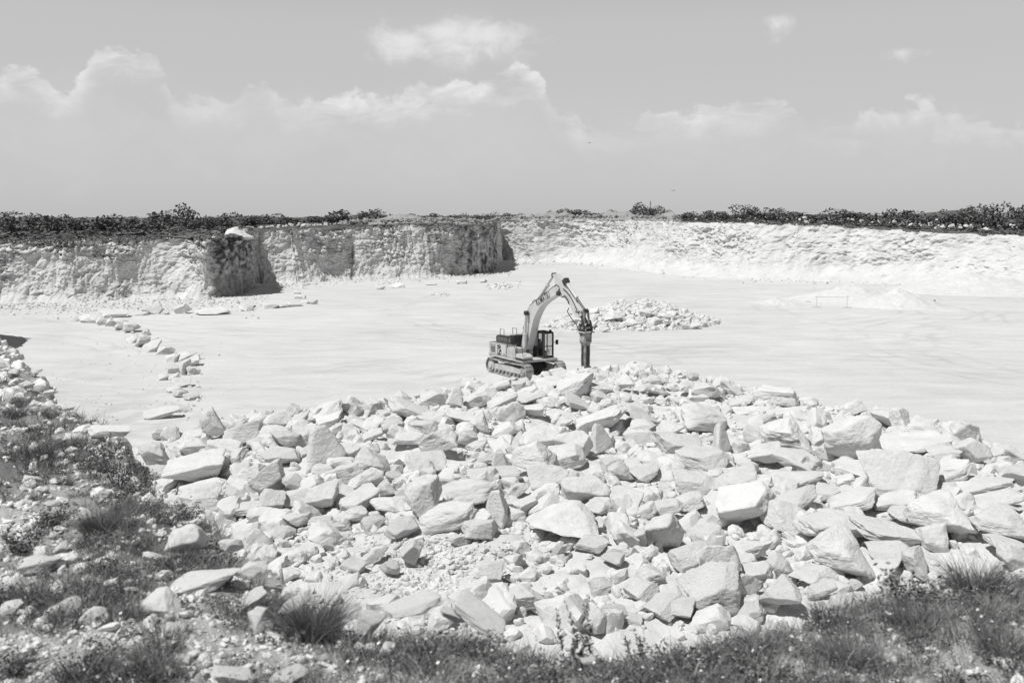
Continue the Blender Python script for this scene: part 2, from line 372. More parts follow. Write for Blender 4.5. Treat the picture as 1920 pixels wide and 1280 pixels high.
def build_cliff(name, pts, step, nv, style, stain_fn=None, seed=0):
    s, P = resample(pts, step); P = soften(P, max(1, int((1.7 if style == 'face' else 0.8) / step)))
    T = np.gradient(P[:, :2], axis=0); T /= np.linalg.norm(T, axis=1)[:, None] + 1e-9
    Nn = np.stack([-T[:, 1], T[:, 0]], 1)          # points out of the pit, into the rock (the path runs clockwise)
    ns = len(s); t = np.linspace(0, 1, nv) ** 0.95
    S, Tt = np.meshgrid(s, t, indexing='ij'); H = P[:, 2][:, None]
    rimn = 0.28 * fbm(np.stack([s / 2.2, s * 0, s * 0 + seed], 1), 4, seed) + 0.25 * (worley(np.stack([s / 1.6, s * 0 + .5, s * 0 + .5], 1), seed)[1] - .5)
    Z = -0.3 + Tt * (H + 0.3 + rimn[:, None])
    zf, sf = Z.ravel(), S.ravel(); tf = Tt.ravel()
    Q = lambda a, b, o=0: np.stack([sf / a, zf / b, np.full_like(sf, 0.5 + o)], 1)
    warp = 0.6 * fbm(Q(2.5, 2.5), 3, seed + 5)
    Qw = lambda a, b, o=0: np.stack([(sf + warp) / a, (zf + 0.7 * warp) / b, np.full_like(sf, 0.5 + o) + 0.2 * warp], 1)
    big = fbm(Q(7, 6), 3, seed + 1)
    d1, val, edge = worley(Qw(1.1, 0.75), seed + 2)
    d1b, valb, edgeb = worley(Qw(0.45, 0.34), seed + 3)
    led = fbm(Qw(9, 0.5), 3, seed + 4)
    col = fbm(Q(0.9, 7), 4, seed + 6)
    if style == 'face':
        lump = sstep(fbm(Q(5, 4), 3, seed + 8) + 0.9 * (tf - 0.55), -0.05, 0.35)     # broken, lumpy patches, mostly high up
        mid = fbm(Qw(2.2, 2.6), 5, seed + 12, 0.6)
        joint = np.exp(-np.abs(vnoise(Qw(1.7, 9), seed + 13)) * 11) * sstep(vnoise(Q(6, 5), seed + 14), -.2, .3)
        bedc = np.exp(-np.abs(vnoise(Qw(7, 1.5), seed + 15)) * 12) * sstep(vnoise(Q(4, 3), seed + 16), -.1, .4)
        rid = 1 - 2 * np.abs(fbm(Qw(0.9, 0.7), 4, seed + 17, 0.6))
        disp = 0.8 * big + 0.75 * mid + 0.18 * col - 0.42 * joint - 0.30 * bedc + lump * (0.55 * rid + 0.45 * (val - .5) - 0.25 * np.exp(-edge * 8) + 0.25 * (valb - .5) + 0.30 * led) + 0.24 * fbm(Qw(0.5, 0.5), 4, seed + 9, 0.65) - 0.65 * sstep(fbm(Qw(1.1, 0.6), 4, seed + 23, 0.6), 0.20, 0.42) * (0.35 + 0.65 * lump)
        talus = (1.0 + 0.9 * vnoise(Q(2.5, 99), seed + 18)) * np.exp(-np.clip(zf, 0, 9) / (0.45 + 0.35 * np.clip(vnoise(Q(3.5, 99), seed + 19), 0, 1))) * np.clip(np.repeat(P[:, 3], nv) - .1, 0, 1)
    else:
        up = sstep(tf + 0.12 * big, 0.12, 0.5)
        rid = 1 - 2 * np.abs(fbm(Qw(1.5, 1.15), 5, seed + 17, 0.6))
        fleck = sstep(fbm(Q(9, 3), 3, seed + 20), -.15, .25)
        mid = fbm(Qw(2.8, 2.6), 5, seed + 12, 0.58)
        gul = fbm(Q(3.5, 40), 3, seed + 24); broad = 0.35 + 0.65 * sstep(fbm(Q(14, 6), 3, seed + 25), -.2, .25)
        disp = 1.2 * big + 0.7 * mid + 0.7 * gul + up * broad * (0.40 * rid + fleck * (0.55 * (val - .5) - 0.30 * np.exp(-edge * 9) + 0.28 * (valb - .5)) + 0.16 * led - 0.4 * sstep(fbm(Qw(2.0, 0.9), 4, seed + 23, 0.6), 0.2, 0.42)) + 0.20 * (1 - up) * fbm(Qw(1.0, 0.6), 4, seed + 9) + 0.10 * fbm(Qw(0.35, 0.3), 3, seed + 10)
        talus = 3.5 * np.exp(-np.clip(zf, 0, 9) / 1.0) * np.clip((np.repeat(P[:, 3], nv) - .3) / 2.5, 0, 1)
    fade = sstep(tf, 0.985, 0.93) * 0 + 1
    off = (P[:, 3][:, None] * Tt).ravel() - talus - disp * fade
    X = np.repeat(P[:, 0], nv) + np.repeat(Nn[:, 0], nv) * off
    Y = np.repeat(P[:, 1], nv) + np.repeat(Nn[:, 1], nv) * off
    st = np.zeros_like(sf)
    if stain_fn is not None: st = stain_fn(sf, tf, zf, Q, s[-1], X, Y)
    V = np.stack([X, Y, zf], 1)
    o = link(name, np_mesh(name, V, grid_faces(ns, nv), M_CLIFF, True, {'stain': st})); tag(o, kind='structure')
    top = V.reshape(ns, nv, 3)[:, -1]
    return top, Nn, P
def pixel_u(X, Y): return 960 + F * X / Y
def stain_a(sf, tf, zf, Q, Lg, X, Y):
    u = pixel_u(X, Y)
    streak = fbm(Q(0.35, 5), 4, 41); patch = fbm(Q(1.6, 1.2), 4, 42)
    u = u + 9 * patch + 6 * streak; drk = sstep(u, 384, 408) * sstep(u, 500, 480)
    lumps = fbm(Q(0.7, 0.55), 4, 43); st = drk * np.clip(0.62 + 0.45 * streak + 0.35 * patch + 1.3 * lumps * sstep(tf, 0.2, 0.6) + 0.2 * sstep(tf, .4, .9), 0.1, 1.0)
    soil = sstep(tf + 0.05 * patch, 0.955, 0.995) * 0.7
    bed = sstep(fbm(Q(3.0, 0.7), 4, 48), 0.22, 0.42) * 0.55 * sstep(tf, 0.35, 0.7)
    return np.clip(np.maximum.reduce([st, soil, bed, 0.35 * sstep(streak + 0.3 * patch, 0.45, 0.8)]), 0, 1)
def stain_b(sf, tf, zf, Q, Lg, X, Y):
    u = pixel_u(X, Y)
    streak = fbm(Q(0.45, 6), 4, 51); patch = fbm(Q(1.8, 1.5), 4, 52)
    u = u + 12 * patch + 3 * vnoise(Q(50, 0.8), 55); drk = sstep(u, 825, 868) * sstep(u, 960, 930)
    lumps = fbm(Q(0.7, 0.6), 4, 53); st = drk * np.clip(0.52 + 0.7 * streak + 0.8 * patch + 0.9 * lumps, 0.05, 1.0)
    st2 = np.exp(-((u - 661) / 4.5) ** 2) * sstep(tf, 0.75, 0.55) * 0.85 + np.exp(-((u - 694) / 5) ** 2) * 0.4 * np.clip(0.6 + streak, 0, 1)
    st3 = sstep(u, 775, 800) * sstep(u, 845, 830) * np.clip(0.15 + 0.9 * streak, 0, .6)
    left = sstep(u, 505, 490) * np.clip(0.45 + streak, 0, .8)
    topd = sstep(tf + 0.06 * patch, 0.93, 0.98) * 0.8 * sstep(u, 600, 640)
    bed = sstep(fbm(Q(3.0, 0.8), 4, 58), 0.25, 0.45) * 0.5 * sstep(tf, 0.3, 0.7)
    return np.clip(np.maximum.reduce([st, st2, st3, left, topd, bed]), 0, 1)
def stain_c(sf, tf, zf, Q, Lg, X, Y):
    u = pixel_u(X, Y)
    streak = fbm(Q(0.6, 6), 4, 61); patch = fbm(Q(2.2, 1.2), 4, 62)
    lft = sstep(u, 1060, 1000) * 0.35 * np.clip(0.4 + 1.2 * streak, 0, 1)
    bed = sstep(fbm(Q(2.4, 0.55), 4, 68), 0.28, 0.5) * 0.24 * sstep(tf, 0.35, 0.7)
    return np.clip(np.maximum.reduce([lft, bed, 0.25 * sstep(patch, 0.35, 0.6)]), 0, 1)

tops = []
tops.append(build_cliff('quarry_face', D_PTS + cliff_path(A_ROWS[:1]), 0.30, 50, 'face', None, 90))
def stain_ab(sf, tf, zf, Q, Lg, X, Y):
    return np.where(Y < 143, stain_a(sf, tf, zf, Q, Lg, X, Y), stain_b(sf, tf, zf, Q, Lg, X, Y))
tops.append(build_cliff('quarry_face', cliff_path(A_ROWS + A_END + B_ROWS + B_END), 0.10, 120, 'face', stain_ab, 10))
tops.append(build_cliff('quarry_face', cliff_path(B_END[-1:] + C_ROWS), 0.20, 100, 'rubble', stain_c, 30))

def far_drop(Rr, u):
    return (0.0062 * (1 - sstep(u, 600, 1050)) + 0.0010) * np.maximum(Rr - 90, 0)
def build_plateau():
    top = np.concatenate([t[0][::3] for t in tops]); nn = np.concatenate([t[1][::3] for t in tops])
    nn = soften(nn, 60); nn /= np.linalg.norm(nn, axis=1)[:, None]
    nr = 60; rr = np.concatenate([[0, 0.4, 1.0], 2.0 * (6000 / 2.0) ** (np.arange(nr - 3) / (nr - 4))])
    cen = np.array([0.0, 60.0])
    rad = top[:, :2] - cen; rad /= np.linalg.norm(rad, axis=1)[:, None]
    w = sstep(rr, 2, 40)[None, :, None]
    dirv = nn[:, None, :] * (1 - w) + rad[:, None, :] * w
    XY = top[:, None, :2] + dirv * rr[None, :, None]
    X, Y = XY[..., 0].ravel(), XY[..., 1].ravel()
    Rr = np.repeat(rr[None, :], len(top), 0).ravel(); Z0 = np.repeat(top[:, 2][:, None], nr, 1).ravel(); Zs = np.repeat(soften(top[:, 2:3], 40)[:, 0][:, None], nr, 1).ravel()
    base = Zs + (10.2 - Zs) * sstep(Rr, 0, 160)
    Z = np.where(Rr < 0.5, Z0, base + 0.25 * fbm(np.stack([X / 4, Y / 4, X * 0], 1), 4, 71) * sstep(Rr, 0, 6) + 0.9 * fbm(np.stack([X / 60, Y / 60, X * 0], 1), 2, 75) * sstep(Rr, 60, 200))
    uu = pixel_u(X, np.maximum(Y, 1)); uu = np.where(Y < 1, np.where(X < 0, -2000, 4000), uu)
    Z = Z - far_drop(Rr, uu)
    o = link('plateau', np_mesh('plateau', np.stack([X, Y, Z], 1), grid_faces(len(top), nr), M_PLATEAU)); tag(o, kind='structure')
    return top, nn
RIM_TOP, RIM_N = build_plateau()
_rs = np.concatenate([np.column_stack([t[2][:, :2] + t[1] * t[2][:, 3:4], t[2][:, 2]]) for t in tops[1:]])
_ru = pixel_u(_rs[:, 0], _rs[:, 1]); _keep = []; _m = -1e9
for _i in range(len(_ru)):
    if _ru[_i] > _m + 0.5: _keep.append(_i); _m = _ru[_i]
RIM_S, RIM_U = _rs[_keep], _ru[_keep]
def rim_at_u(u, back):
    """a point on the plateau 'back' metres behind the rim, seen in photo column u"""
    p = np.array([np.interp(u, RIM_U, RIM_S[:, k]) for k in range(3)])
    d = np.array([p[0], p[1]]) / math.hypot(p[0], p[1])
    z = p[2] + (10.2 - p[2]) * float(sstep(np.array([back]), 0, 160)[0]) - float(far_drop(np.array([back]), np.array([u]))[0])
    return np.array([p[0] + d[0] * back, p[1] + d[1] * back, z])

# ---------------------------------------------------------------- the grassy bank the camera stands on
def bank_z(x, y): return 9.3 - 0.05 * np.clip(y, -20, 27)
EDGE_PX = [(0, 626), (60, 694), (110, 735), (150, 765), (240, 812), (262, 880), (300, 925), (420, 968), (470, 1020), (560, 1085), (650, 1132), (760, 1150), (950, 1182), (1050, 1208),
           (1160, 1196), (1300, 1165), (1480, 1130), (1600, 1095), (1750, 1068), (1920, 1052), (2300, 1030)]
def on_bank(u, v, lift=0.0):
    d = pix_dir(u, v); k = 5.0
    for _ in range(25):
        P = np.array([0, 0, EYE]) + d * k
        z = 9.3 - 0.05 * min(P[1], 27) + lift
        k = (z - EYE) / d[2] if d[2] < 0 else k
    return np.array([0, 0, EYE]) + d * k
EDGE = [tuple(on_bank(u, v)[:2]) for u, v in EDGE_PX]
BANK_POLY = [(-33.0, 49.5), (-22.0, 36.0)] + EDGE + [(30, 10), (60, 14), (60, -30), (-80, -30), (-80, 49.5)]
def bank_height(X, Y):
    P = np.stack([X, Y], 1); d = footprint_dist(P, BANK_POLY)
    wob = 0.25 * fbm(np.stack([X / 1.1, Y / 1.1, X * 0], 1), 3, 81) * sstep(np.hypot(X, Y), 3, 9)
    d = d + wob
    zb = bank_z(X, Y)
    q3 = np.stack([X, Y, X * 0 + .5], 1)
    r = np.hypot(X, Y); far = sstep(r, 5, 12)
    d1, val, edge = worley(q3 * np.array([2.2, 2.2, 1]), 83)
    rough = 0.07 * fbm(q3 / 0.9, 4, 82) + (0.04 + 0.05 * far) * (val - .5) * sstep(edge, 0, .15)
    inside = zb + rough - 0.12 * sstep(d, 0.5, 0.0)
    wall = np.clip(-d, 0, 99)
    led = 0.25 * fbm(np.stack([X / 1.3, Y / 1.3, zb * 0 + 3], 1), 3, 84)
    outside = zb - 0.12 - wall * (2.6 + led) + rough
    return np.where(d > 0, inside, np.maximum(outside, -0.6)), d
def build_bank():
    # a wide polar sheet: fine where the camera looks, coarse elsewhere
    aa = np.concatenate([np.linspace(-180, -62, 40)[:-1], np.linspace(-62, -34, 90)[:-1], np.linspace(-34, 34, 640)[:-1], np.linspace(34, 62, 70)[:-1], np.linspace(62, 180, 40)])
    nr = 300; rr = 0.6 * (75 / 0.6) ** (np.arange(nr) / (nr - 1))
    A, Q = np.meshgrid(np.radians(aa), rr, indexing='ij'); X, Y = (Q * np.sin(A)).ravel(), (Q * np.cos(A)).ravel()
    Z, d = bank_height(X, Y)
    q3 = np.stack([X, Y, X * 0], 1)
    st = sstep(fbm(q3 / 0.8, 5, 86), -0.25, 0.35) * sstep(d, -0.3, 0.4)
    f = grid_faces(len(aa), nr)[:, ::-1]
    # drop faces lying wholly on the pit floor side
    keep = (Z[f] > -0.55).any(1) & (np.hypot(X[f], Y[f]).max(1) < 62)
    o = link('grassy_bank', np_mesh('grassy_bank', np.stack([X, Y, Z], 1), f[keep], M_BANK, True, {'stain': st})); tag(o, kind='structure')
build_bank()

# ---------------------------------------------------------------- the boulder field: a low heap of crushed stone
HEAP_PX = [(262, 868), (300, 835), (350, 818), (400, 800), (480, 790), (560, 782), (640, 770), (760, 757), (860, 738), (920, 722), (1000, 712), (1100, 704), (1200, 702), (1380, 722), (1500, 757), (1640, 782), (1780, 805), (1850, 832), (1930, 858), (2150, 900), (2400, 950)]
HEAP_POLY = [tuple(at(u, v, 0)[:2]) for u, v in HEAP_PX] + [(26, 15), (-2, 15), (-8, 20), (-13, 27)]
def heap_z(X, Y):
    X, Y = np.atleast_1d(np.asarray(X, float)), np.atleast_1d(np.asarray(Y, float))
    d = footprint_dist(np.stack([X, Y], 1), HEAP_POLY)
    h = 1.7 * sstep(d, -0.5, 9.0) * (0.85 + 0.35 * fbm(np.stack([X / 9, Y / 9, X * 0], 1), 2, 91))
    h = h + 0.55 * fbm(np.stack([X / 2.6, Y / 2.6, X * 0], 1), 3, 92) * sstep(d, 0, 4)
    return np.where(d > -0.5, h, -0.2)
def build_heap():
    xs = np.arange(-24, 42, 0.16); ys = np.arange(14, 66, 0.16)
    X, Y = np.meshgrid(xs, ys, indexing='ij'); X, Y = X.ravel(), Y.ravel()
    q = np.stack([X, Y, X * 0 + .5], 1)
    d1, val, edge = worley(q * np.array([2.6, 2.6, 1]), 93)
    hz = heap_z(X, Y); Z = hz + np.where(hz > 0, 0.10 * (val - .4) * sstep(edge, 0, .12) + 0.05 * fbm(q / .4, 2, 94), 0)
    f = grid_faces(len(xs), len(ys)); keep = (Z[f] > -0.15).any(1)
    o = link('rubble_ground', np_mesh('rubble_ground', np.stack([X, Y, Z], 1), f[keep], M_HEAP)); tag(o, kind='structure')
build_heap()
def on_heap(u, v, lift):
    d = pix_dir(u, v); k = 45.0
    ks = np.linspace(16, 90, 400); P = np.array([0, 0, EYE]) + d * ks[:, None]
    z = np.maximum(heap_z(P[:, 0], P[:, 1]), 0) + lift
    i = int(np.argmax(P[:, 2] <= z)); return P[i] if P[i, 2] <= z[i] else None

# ---------------------------------------------------------------- rocks
def ico(n):
    bm = bmesh.new(); bmesh.ops.create_icosphere(bm, subdivisions=n, radius=1.0)
    V = np.array([v.co[:] for v in bm.verts]); Fc = np.array([[v.index for v in f.verts] for f in bm.faces]); bm.free()
    return V / np.linalg.norm(V, axis=1)[:, None], Fc
ICO = {n: ico(n) for n in (2, 3, 5, 6)}
def rock_shape(kind, seed, level=5, rough=1.0, sharp=30):
    r = np.random.default_rng(seed); U, Fc = ICO[level]
    def unit(v): v = np.array(v, float); return v / np.linalg.norm(v)
    pl = []
    j = lambda s: r.normal(0, s, 3)
    if kind in ('block', 'slab', 'flat'):
        s = {'block': 0.34, 'slab': 0.22, 'flat': 0.05}[kind]
        for ax in range(3):
            for sg in (-1, 1):
                n = np.zeros(3); n[ax] = sg; pl.append((unit(n + j(s)), r.uniform(0.62, 0.95) if kind != 'flat' else 0.8))
        for _ in range({'block': 9, 'slab': 8, 'flat': 2}[kind]):
            n = unit(r.normal(0, 1, 3)); pl.append((n, r.uniform(0.78, 1.1) if kind != 'flat' else 1.25))
    elif kind == 'wedge':
        pl += [(unit((0, 0, -1) + j(.15)), 0.7), (unit((-.45, .1, .9) + j(.2)), 0.55), (unit((.95, 0, .25) + j(.2)), 0.8), (unit((0, -1, .25) + j(.2)), 0.75), (unit((0, 1, .2) + j(.2)), 0.8), (unit((-1, 0, -.1) + j(.15)), 0.95)]
        for _ in range(5): pl.append((unit(r.normal(0, 1, 3)), r.uniform(0.85, 1.1)))
    elif kind == 'spike':
        a0 = r.uniform(0, 6.28)
        for k in range(4):
            a = a0 + k * 1.57 + r.normal(0, .4); pl.append((unit((math.cos(a), math.sin(a), r.uniform(.05, .55))), r.uniform(0.42, 0.72)))
        pl.append((unit((r.normal(0, .5), r.normal(0, .5), 1)), r.uniform(.8, .95)))
        pl.append((unit((0, 0, -1) + j(.1)), 0.8))
        for _ in range(3): pl.append((unit(r.normal(0, 1, 3)), r.uniform(0.85, 1.1)))
    else:  # round
        for _ in range(16): pl.append((unit(r.normal(0, 1, 3)), r.uniform(0.72, 1.0)))
        sharp = 16
    acc = 0
    for n, d in pl: acc = acc + np.clip(U @ n / d, 0, None) ** sharp
    rad = acc ** (-1.0 / sharp)
    V = U * rad[:, None]
    o = r.uniform(-50, 50, 3)
    if level >= 5:
        n = fbm(V * 1.6 + o, 3, seed); d1, val, edge = worley(V * 2.3 + o, seed + 3)
        fine = fbm(V * 7 + o, 4, seed + 5, 0.6)
        lay = fbm(V * np.array([1.2, 1.2, 8]) + o, 3, seed + 8)
        disp = rough * (0.12 * n + 0.05 * (val - .5) * sstep(edge, 0, .25) + 0.030 * fine + 0.022 * lay)
    else:
        disp = rough * 0.12 * fbm(V * 1.8 + o, 2, seed)
    V = V * (1 + disp)[:, None]
    lo, hi = V.min(0), V.max(0)
    return (V - (lo + hi) / 2) / ((hi - lo) / 2), Fc
VAR = {}
KINDS_N = {'block': 16, 'slab': 14, 'wedge': 12, 'spike': 8, 'round': 8, 'flat': 1}
def rock_mesh(kind, i, mat):
    key = (kind, i, mat.name)
    if key not in VAR:
        V, Fc = rock_shape(kind, 1000 + 37 * i + 7 * len(kind) + ord(kind[0]) * 11, 5)
        VAR[key] = np_mesh('boulder', V, Fc, mat, True)
    return VAR[key]
ROCKS = []
def add_rock(name, P, dims, kind, roll=0.0, tilt=0.0, yaw=0.0, mat=None, variant=None):
    i = variant if variant is not None else int(rng.integers(KINDS_N[kind]))
    o = link(name, rock_mesh(kind, i, mat or M_BOULDER))
    o.rotation_mode = 'XYZ'
    Mx = Matrix.Rotation(yaw, 4, 'Z') @ Matrix.Rotation(-roll, 4, 'Y') @ Matrix.Rotation(tilt, 4, 'X')
    if kind in ('block', 'slab', 'round'): pass
    Mx = Matrix.Translation(Vector(P)) @ Mx @ Matrix.Diagonal((dims[0] / 2, dims[1] / 2, dims[2] / 2, 1))
    o.matrix_world = Mx
    return o
def place_px(name, u, v, w, h, kind, roll, surf, mat=None, sink=0.03, grow=1.24):
    """a rock of the size it has in the photo, resting on the real surface under it"""
    P0 = surf(u, v, 0.3)
    if P0 is None: return None
    px = math.hypot(P0[0], P0[1]) / F
    W, Hh = w * px * grow, h * px * grow
    P = surf(u, v, Hh * (0.5 - sink))
    if P is None: return None
    px = math.hypot(P[0], P[1]) / F; W, Hh = w * px * grow, h * px * grow
    elev = math.atan2(EYE - P[2], math.hypot(P[0], P[1]))
    face = -math.atan2(P[0], P[1])
    if kind == 'slab':
        D = W * rng.uniform(0.55, 0.85); T = Hh * (rng.uniform(0.5, 0.65) if mat is not M_STONE else 0.62)
        need = min(0.9, max(0.0, (Hh - 0.8 * T)) / max(D, 1e-3)); tl = max(0.0, math.asin(need) - elev) * (0 if mat is M_STONE else 1) + 0.06
    elif kind == 'flat':
        D = W * 0.7; T = Hh * 0.72; tl = R(3)
    else:
        D = (W + Hh) / 2 * rng.uniform(0.8, 1.15); T = Hh; tl = rng.uniform(0.0, 0.5)
        T = max(0.3 * Hh, (Hh - D * math.sin(elev + max(tl, 0)) * 0.55))
        T = min(max(T, 0.6 * Hh), Hh)
    if kind != 'flat':
        if roll == 0: roll = rng.normal(0, 11)
        if kind != 'slab': tl += rng.normal(0, .12)
    yaw = face + (rng.uniform(-0.6, 0.6) if kind != 'flat' else -0.12)
    return add_rock(name, P, (W, D, T), kind, R(roll), tl, yaw, mat)

B = 'block'; S = 'slab'; W_ = 'wedge'; K = 'spike'; O = 'round'
PILE = [
 (400,793,36,56,B,0),(460,814,64,44,W_,0),(426,840,54,38,W_,-20),(372,836,54,34,B,-20),(350,846,46,30,B,0),(295,853,60,42,B,0),(292,882,50,24,S,0),(371,878,94,56,B,6),(379,912,72,24,S,0),(384,942,82,48,B,0),
 (437,860,40,26,W_,25),(437,880,38,16,S,25),(468,835,34,12,S,15),(525,852,72,32,S,-5),(468,888,66,44,W_,0),(503,893,58,52,W_,20),(510,938,42,42,B,0),(467,950,56,20,S,10),(440,928,46,28,B,0),(555,905,46,32,B,0),
 (558,936,50,28,B,0),(608,930,52,52,B,0),(605,837,60,74,K,0),(640,850,60,36,B,0),(700,865,54,54,O,0),(650,886,58,42,W_,0),(680,905,68,48,B,20),(672,938,64,34,S,25),(614,772,56,26,S,35),(643,760,36,22,W_,0),
 (615,790,50,26,S,20),(640,802,28,22,B,0),(560,791,42,22,B,0),(520,788,44,32,B,0),(515,813,56,24,S,0),(538,826,46,30,B,0),(567,822,38,28,W_,0),(590,812,40,24,B,0),(700,798,44,30,S,30),(718,779,24,22,B,0),
 (672,789,34,28,O,0),(698,816,36,18,S,20),(722,803,24,20,B,0),(575,846,30,16,S,0),(595,901,40,24,B,0),(480,826,36,20,S,0),(365,803,28,20,O,0),(752,743,28,22,B,0),(815,746,54,32,B,5),(793,739,30,18,B,0),
 (852,742,28,36,K,0),(878,719,30,22,O,0),(892,748,46,28,B,0),(770,769,70,30,S,0),(732,799,36,30,B,0),(795,798,48,28,W_,0),(765,821,50,22,S,0),(822,821,66,48,W_,20),(868,821,44,32,B,0),(902,794,32,34,B,40),
 (865,783,48,24,B,0),(940,753,58,26,S,30),(985,736,42,18,S,15),(992,746,58,20,S,12),(965,766,36,14,S,20),(997,769,44,24,B,0),(1033,718,58,22,S,5),(1083,724,62,40,B,25),(1035,739,24,18,B,0),(1080,755,40,24,S,-25),
 (1047,751,34,12,S,20),(1122,728,40,20,S,-10),(1167,718,40,28,B,10),(1130,746,38,24,S,-25),(940,813,64,34,W_,25),(1010,823,68,50,B,15),(975,831,26,40,K,20),(960,847,24,34,S,-50),(1077,829,50,50,B,0),(1122,821,36,54,K,0),
 (1125,786,90,40,S,25),(1058,791,32,26,B,40),(897,841,38,28,B,0),(910,858,34,26,B,25),(935,856,28,38,K,15),(798,868,70,38,B,0),(998,859,74,60,K,0),(1060,856,66,38,W_,0),(925,888,86,30,S,10),(880,922,98,42,S,12),
 (800,926,64,76,B,50),(933,945,48,74,K,0),(1030,898,66,44,B,0),(1012,932,46,30,B,0),(970,916,38,28,B,30),(1092,921,70,58,B,0),(1170,939,66,36,B,0),(1148,869,40,26,B,0),(1165,881,48,30,B,0),(725,916,36,30,B,0),
 (738,896,30,24,B,0),(838,906,30,20,B,0),(1200,781,62,36,S,-25),(1205,801,42,32,B,0),(1250,809,54,34,B,25),(1318,783,84,44,S,0),(1355,823,30,56,K,0),(1270,836,80,42,B,-12),(1320,856,86,40,W_,-12),(1230,869,66,30,S,-25),
 (1212,886,48,26,B,0),(1377,894,78,42,O,0),(1300,906,76,44,W_,-20),(1478,816,86,64,B,0),(1437,851,50,38,B,0),(1500,863,88,40,S,0),(1495,901,96,30,S,3),(1540,816,34,36,B,0),(1597,822,84,90,O,0),(1550,849,34,36,B,0),
 (1412,771,62,20,S,8),(1420,791,50,24,B,15),(1388,753,44,14,S,0),(1475,773,64,18,S,12),(1600,763,42,24,W_,0),(1540,779,30,22,B,0),(1412,823,40,28,B,0),(1425,805,40,22,S,0),(1389,948,86,72,B,0),(1485,940,82,46,O,0),
 (1552,926,40,28,B,0),(1595,940,82,36,S,0),(1208,729,36,22,B,0),(1238,734,34,22,O,0),(1228,713,40,20,B,0),(1325,729,46,26,B,0),(1295,727,40,22,O,0),(1350,718,30,20,B,0),(1372,729,36,20,B,0),(1300,706,20,14,B,0),
 (1690,786,36,42,B,0),(1660,781,42,32,B,0),(1737,804,56,30,B,5),(1702,833,116,34,S,3),(1815,806,44,42,W_,-40),(1824,846,42,48,S,-50),(1775,853,56,28,B,0),(1690,898,122,64,W_,-8),(1775,886,70,38,S,20),(1771,916,36,28,O,0),
 (1840,913,94,38,S,5),(1870,849,40,18,S,15),(1684,936,78,38,S,10),(1768,962,106,68,B,0),(1860,942,86,30,S,0),(1600,879,70,30,S,0),(1905,886,42,36,B,0),(1910,856,38,30,B,0),(730,946,66,36,B,0),(837,969,96,48,S,12),
 (755,986,62,40,S,10),(905,986,62,46,W_,-15),(1052,976,126,62,B,-4),(985,951,44,34,B,0),(1110,1019,52,30,S,-12),(1192,1011,42,36,B,20),(1243,994,70,70,B,0),(1047,1031,20,38,S,80),(920,1074,44,44,B,0),(930,1101,40,30,O,0),
 (987,1118,78,46,B,0),(1033,1124,28,30,B,0),(773,1038,36,44,B,40),(730,1064,34,36,B,30),(697,1041,46,30,W_,0),(663,1061,42,26,S,0),(1123,951,60,40,B,0),(1117,1166,42,44,B,0),(1213,1078,54,36,B,0),(1203,1104,54,32,W_,0),
 (1153,1148,50,30,B,0),(1187,1158,36,20,S,0),(1250,1134,66,40,W_,0),(1127,1098,40,30,B,0),(1150,1048,40,28,B,0),(973,1048,16,40,S,85),(1322,1001,66,48,O,10),(1293,1046,68,44,B,0),(1353,1046,62,70,W_,0),(1410,1031,72,40,S,20),
 (1417,1075,50,38,B,0),(1463,1061,58,42,B,0),(1577,1032,104,74,B,0),(1524,1079,72,36,B,0),(1662,1039,66,34,B,0),(1665,999,104,40,S,-12),(1718,1051,42,52,B,0),(1655,1071,60,32,B,0),(1337,1104,100,82,W_,0),(1390,1099,54,64,K,0),
 (1456,1113,80,62,B,0),(1400,1146,56,36,W_,0),(1275,1139,54,36,B,0),(1475,969,80,50,O,0),(1560,980,116,48,S,-3),(1885,980,92,52,B,0),(1890,1020,66,28,S,0),(1905,1046,60,40,B,0),(1605,1096,22,20,B,0),(1540,1106,50,26,S,0),
 (1700,968,54,30,S,0),(1250,950,60,36,S,15),(1205,960,44,28,B,0),(1290,940,56,36,W_,10),(1110,985,40,24,B,0),(860,1010,34,24,B,0),(700,980,40,26,B,0),(660,965,46,30,B,20),(640,990,40,26,B,0),(600,980,44,28,S,12),(560,975,46,28,B,0),(530,1000,40,26,B,0),(620,1020,36,24,B,0),
 (955,717,24,16,B,0),(984,713,20,14,O,0),(1010,711,26,16,B,0),(1026,706,18,14,B,0),(940,723,30,18,S,20),(1046,704,30,22,B,0),(908,729,30,16,S,30),(970,722,26,16,B,0),
]
PILE_FLAT = (1457, 741, 66, 32)
HERO = {}   # special labels by index of the pile list
pile_objs = []
for k, (u, v, w, h, kd, roll) in enumerate(PILE):
    o = place_px('boulder', u, v, w, h, kd, roll, on_heap)
    if o is None: continue
    o['_px'] = [u, v, w, h]; o['_k'] = kd; o['_r'] = roll
    pile_objs.append((k, o))
flat_block = place_px('boulder', *PILE_FLAT, 'flat', 0, on_heap, variant_mat := None) if False else place_px('boulder', PILE_FLAT[0], PILE_FLAT[1], PILE_FLAT[2], PILE_FLAT[3], 'flat', 0, on_heap)

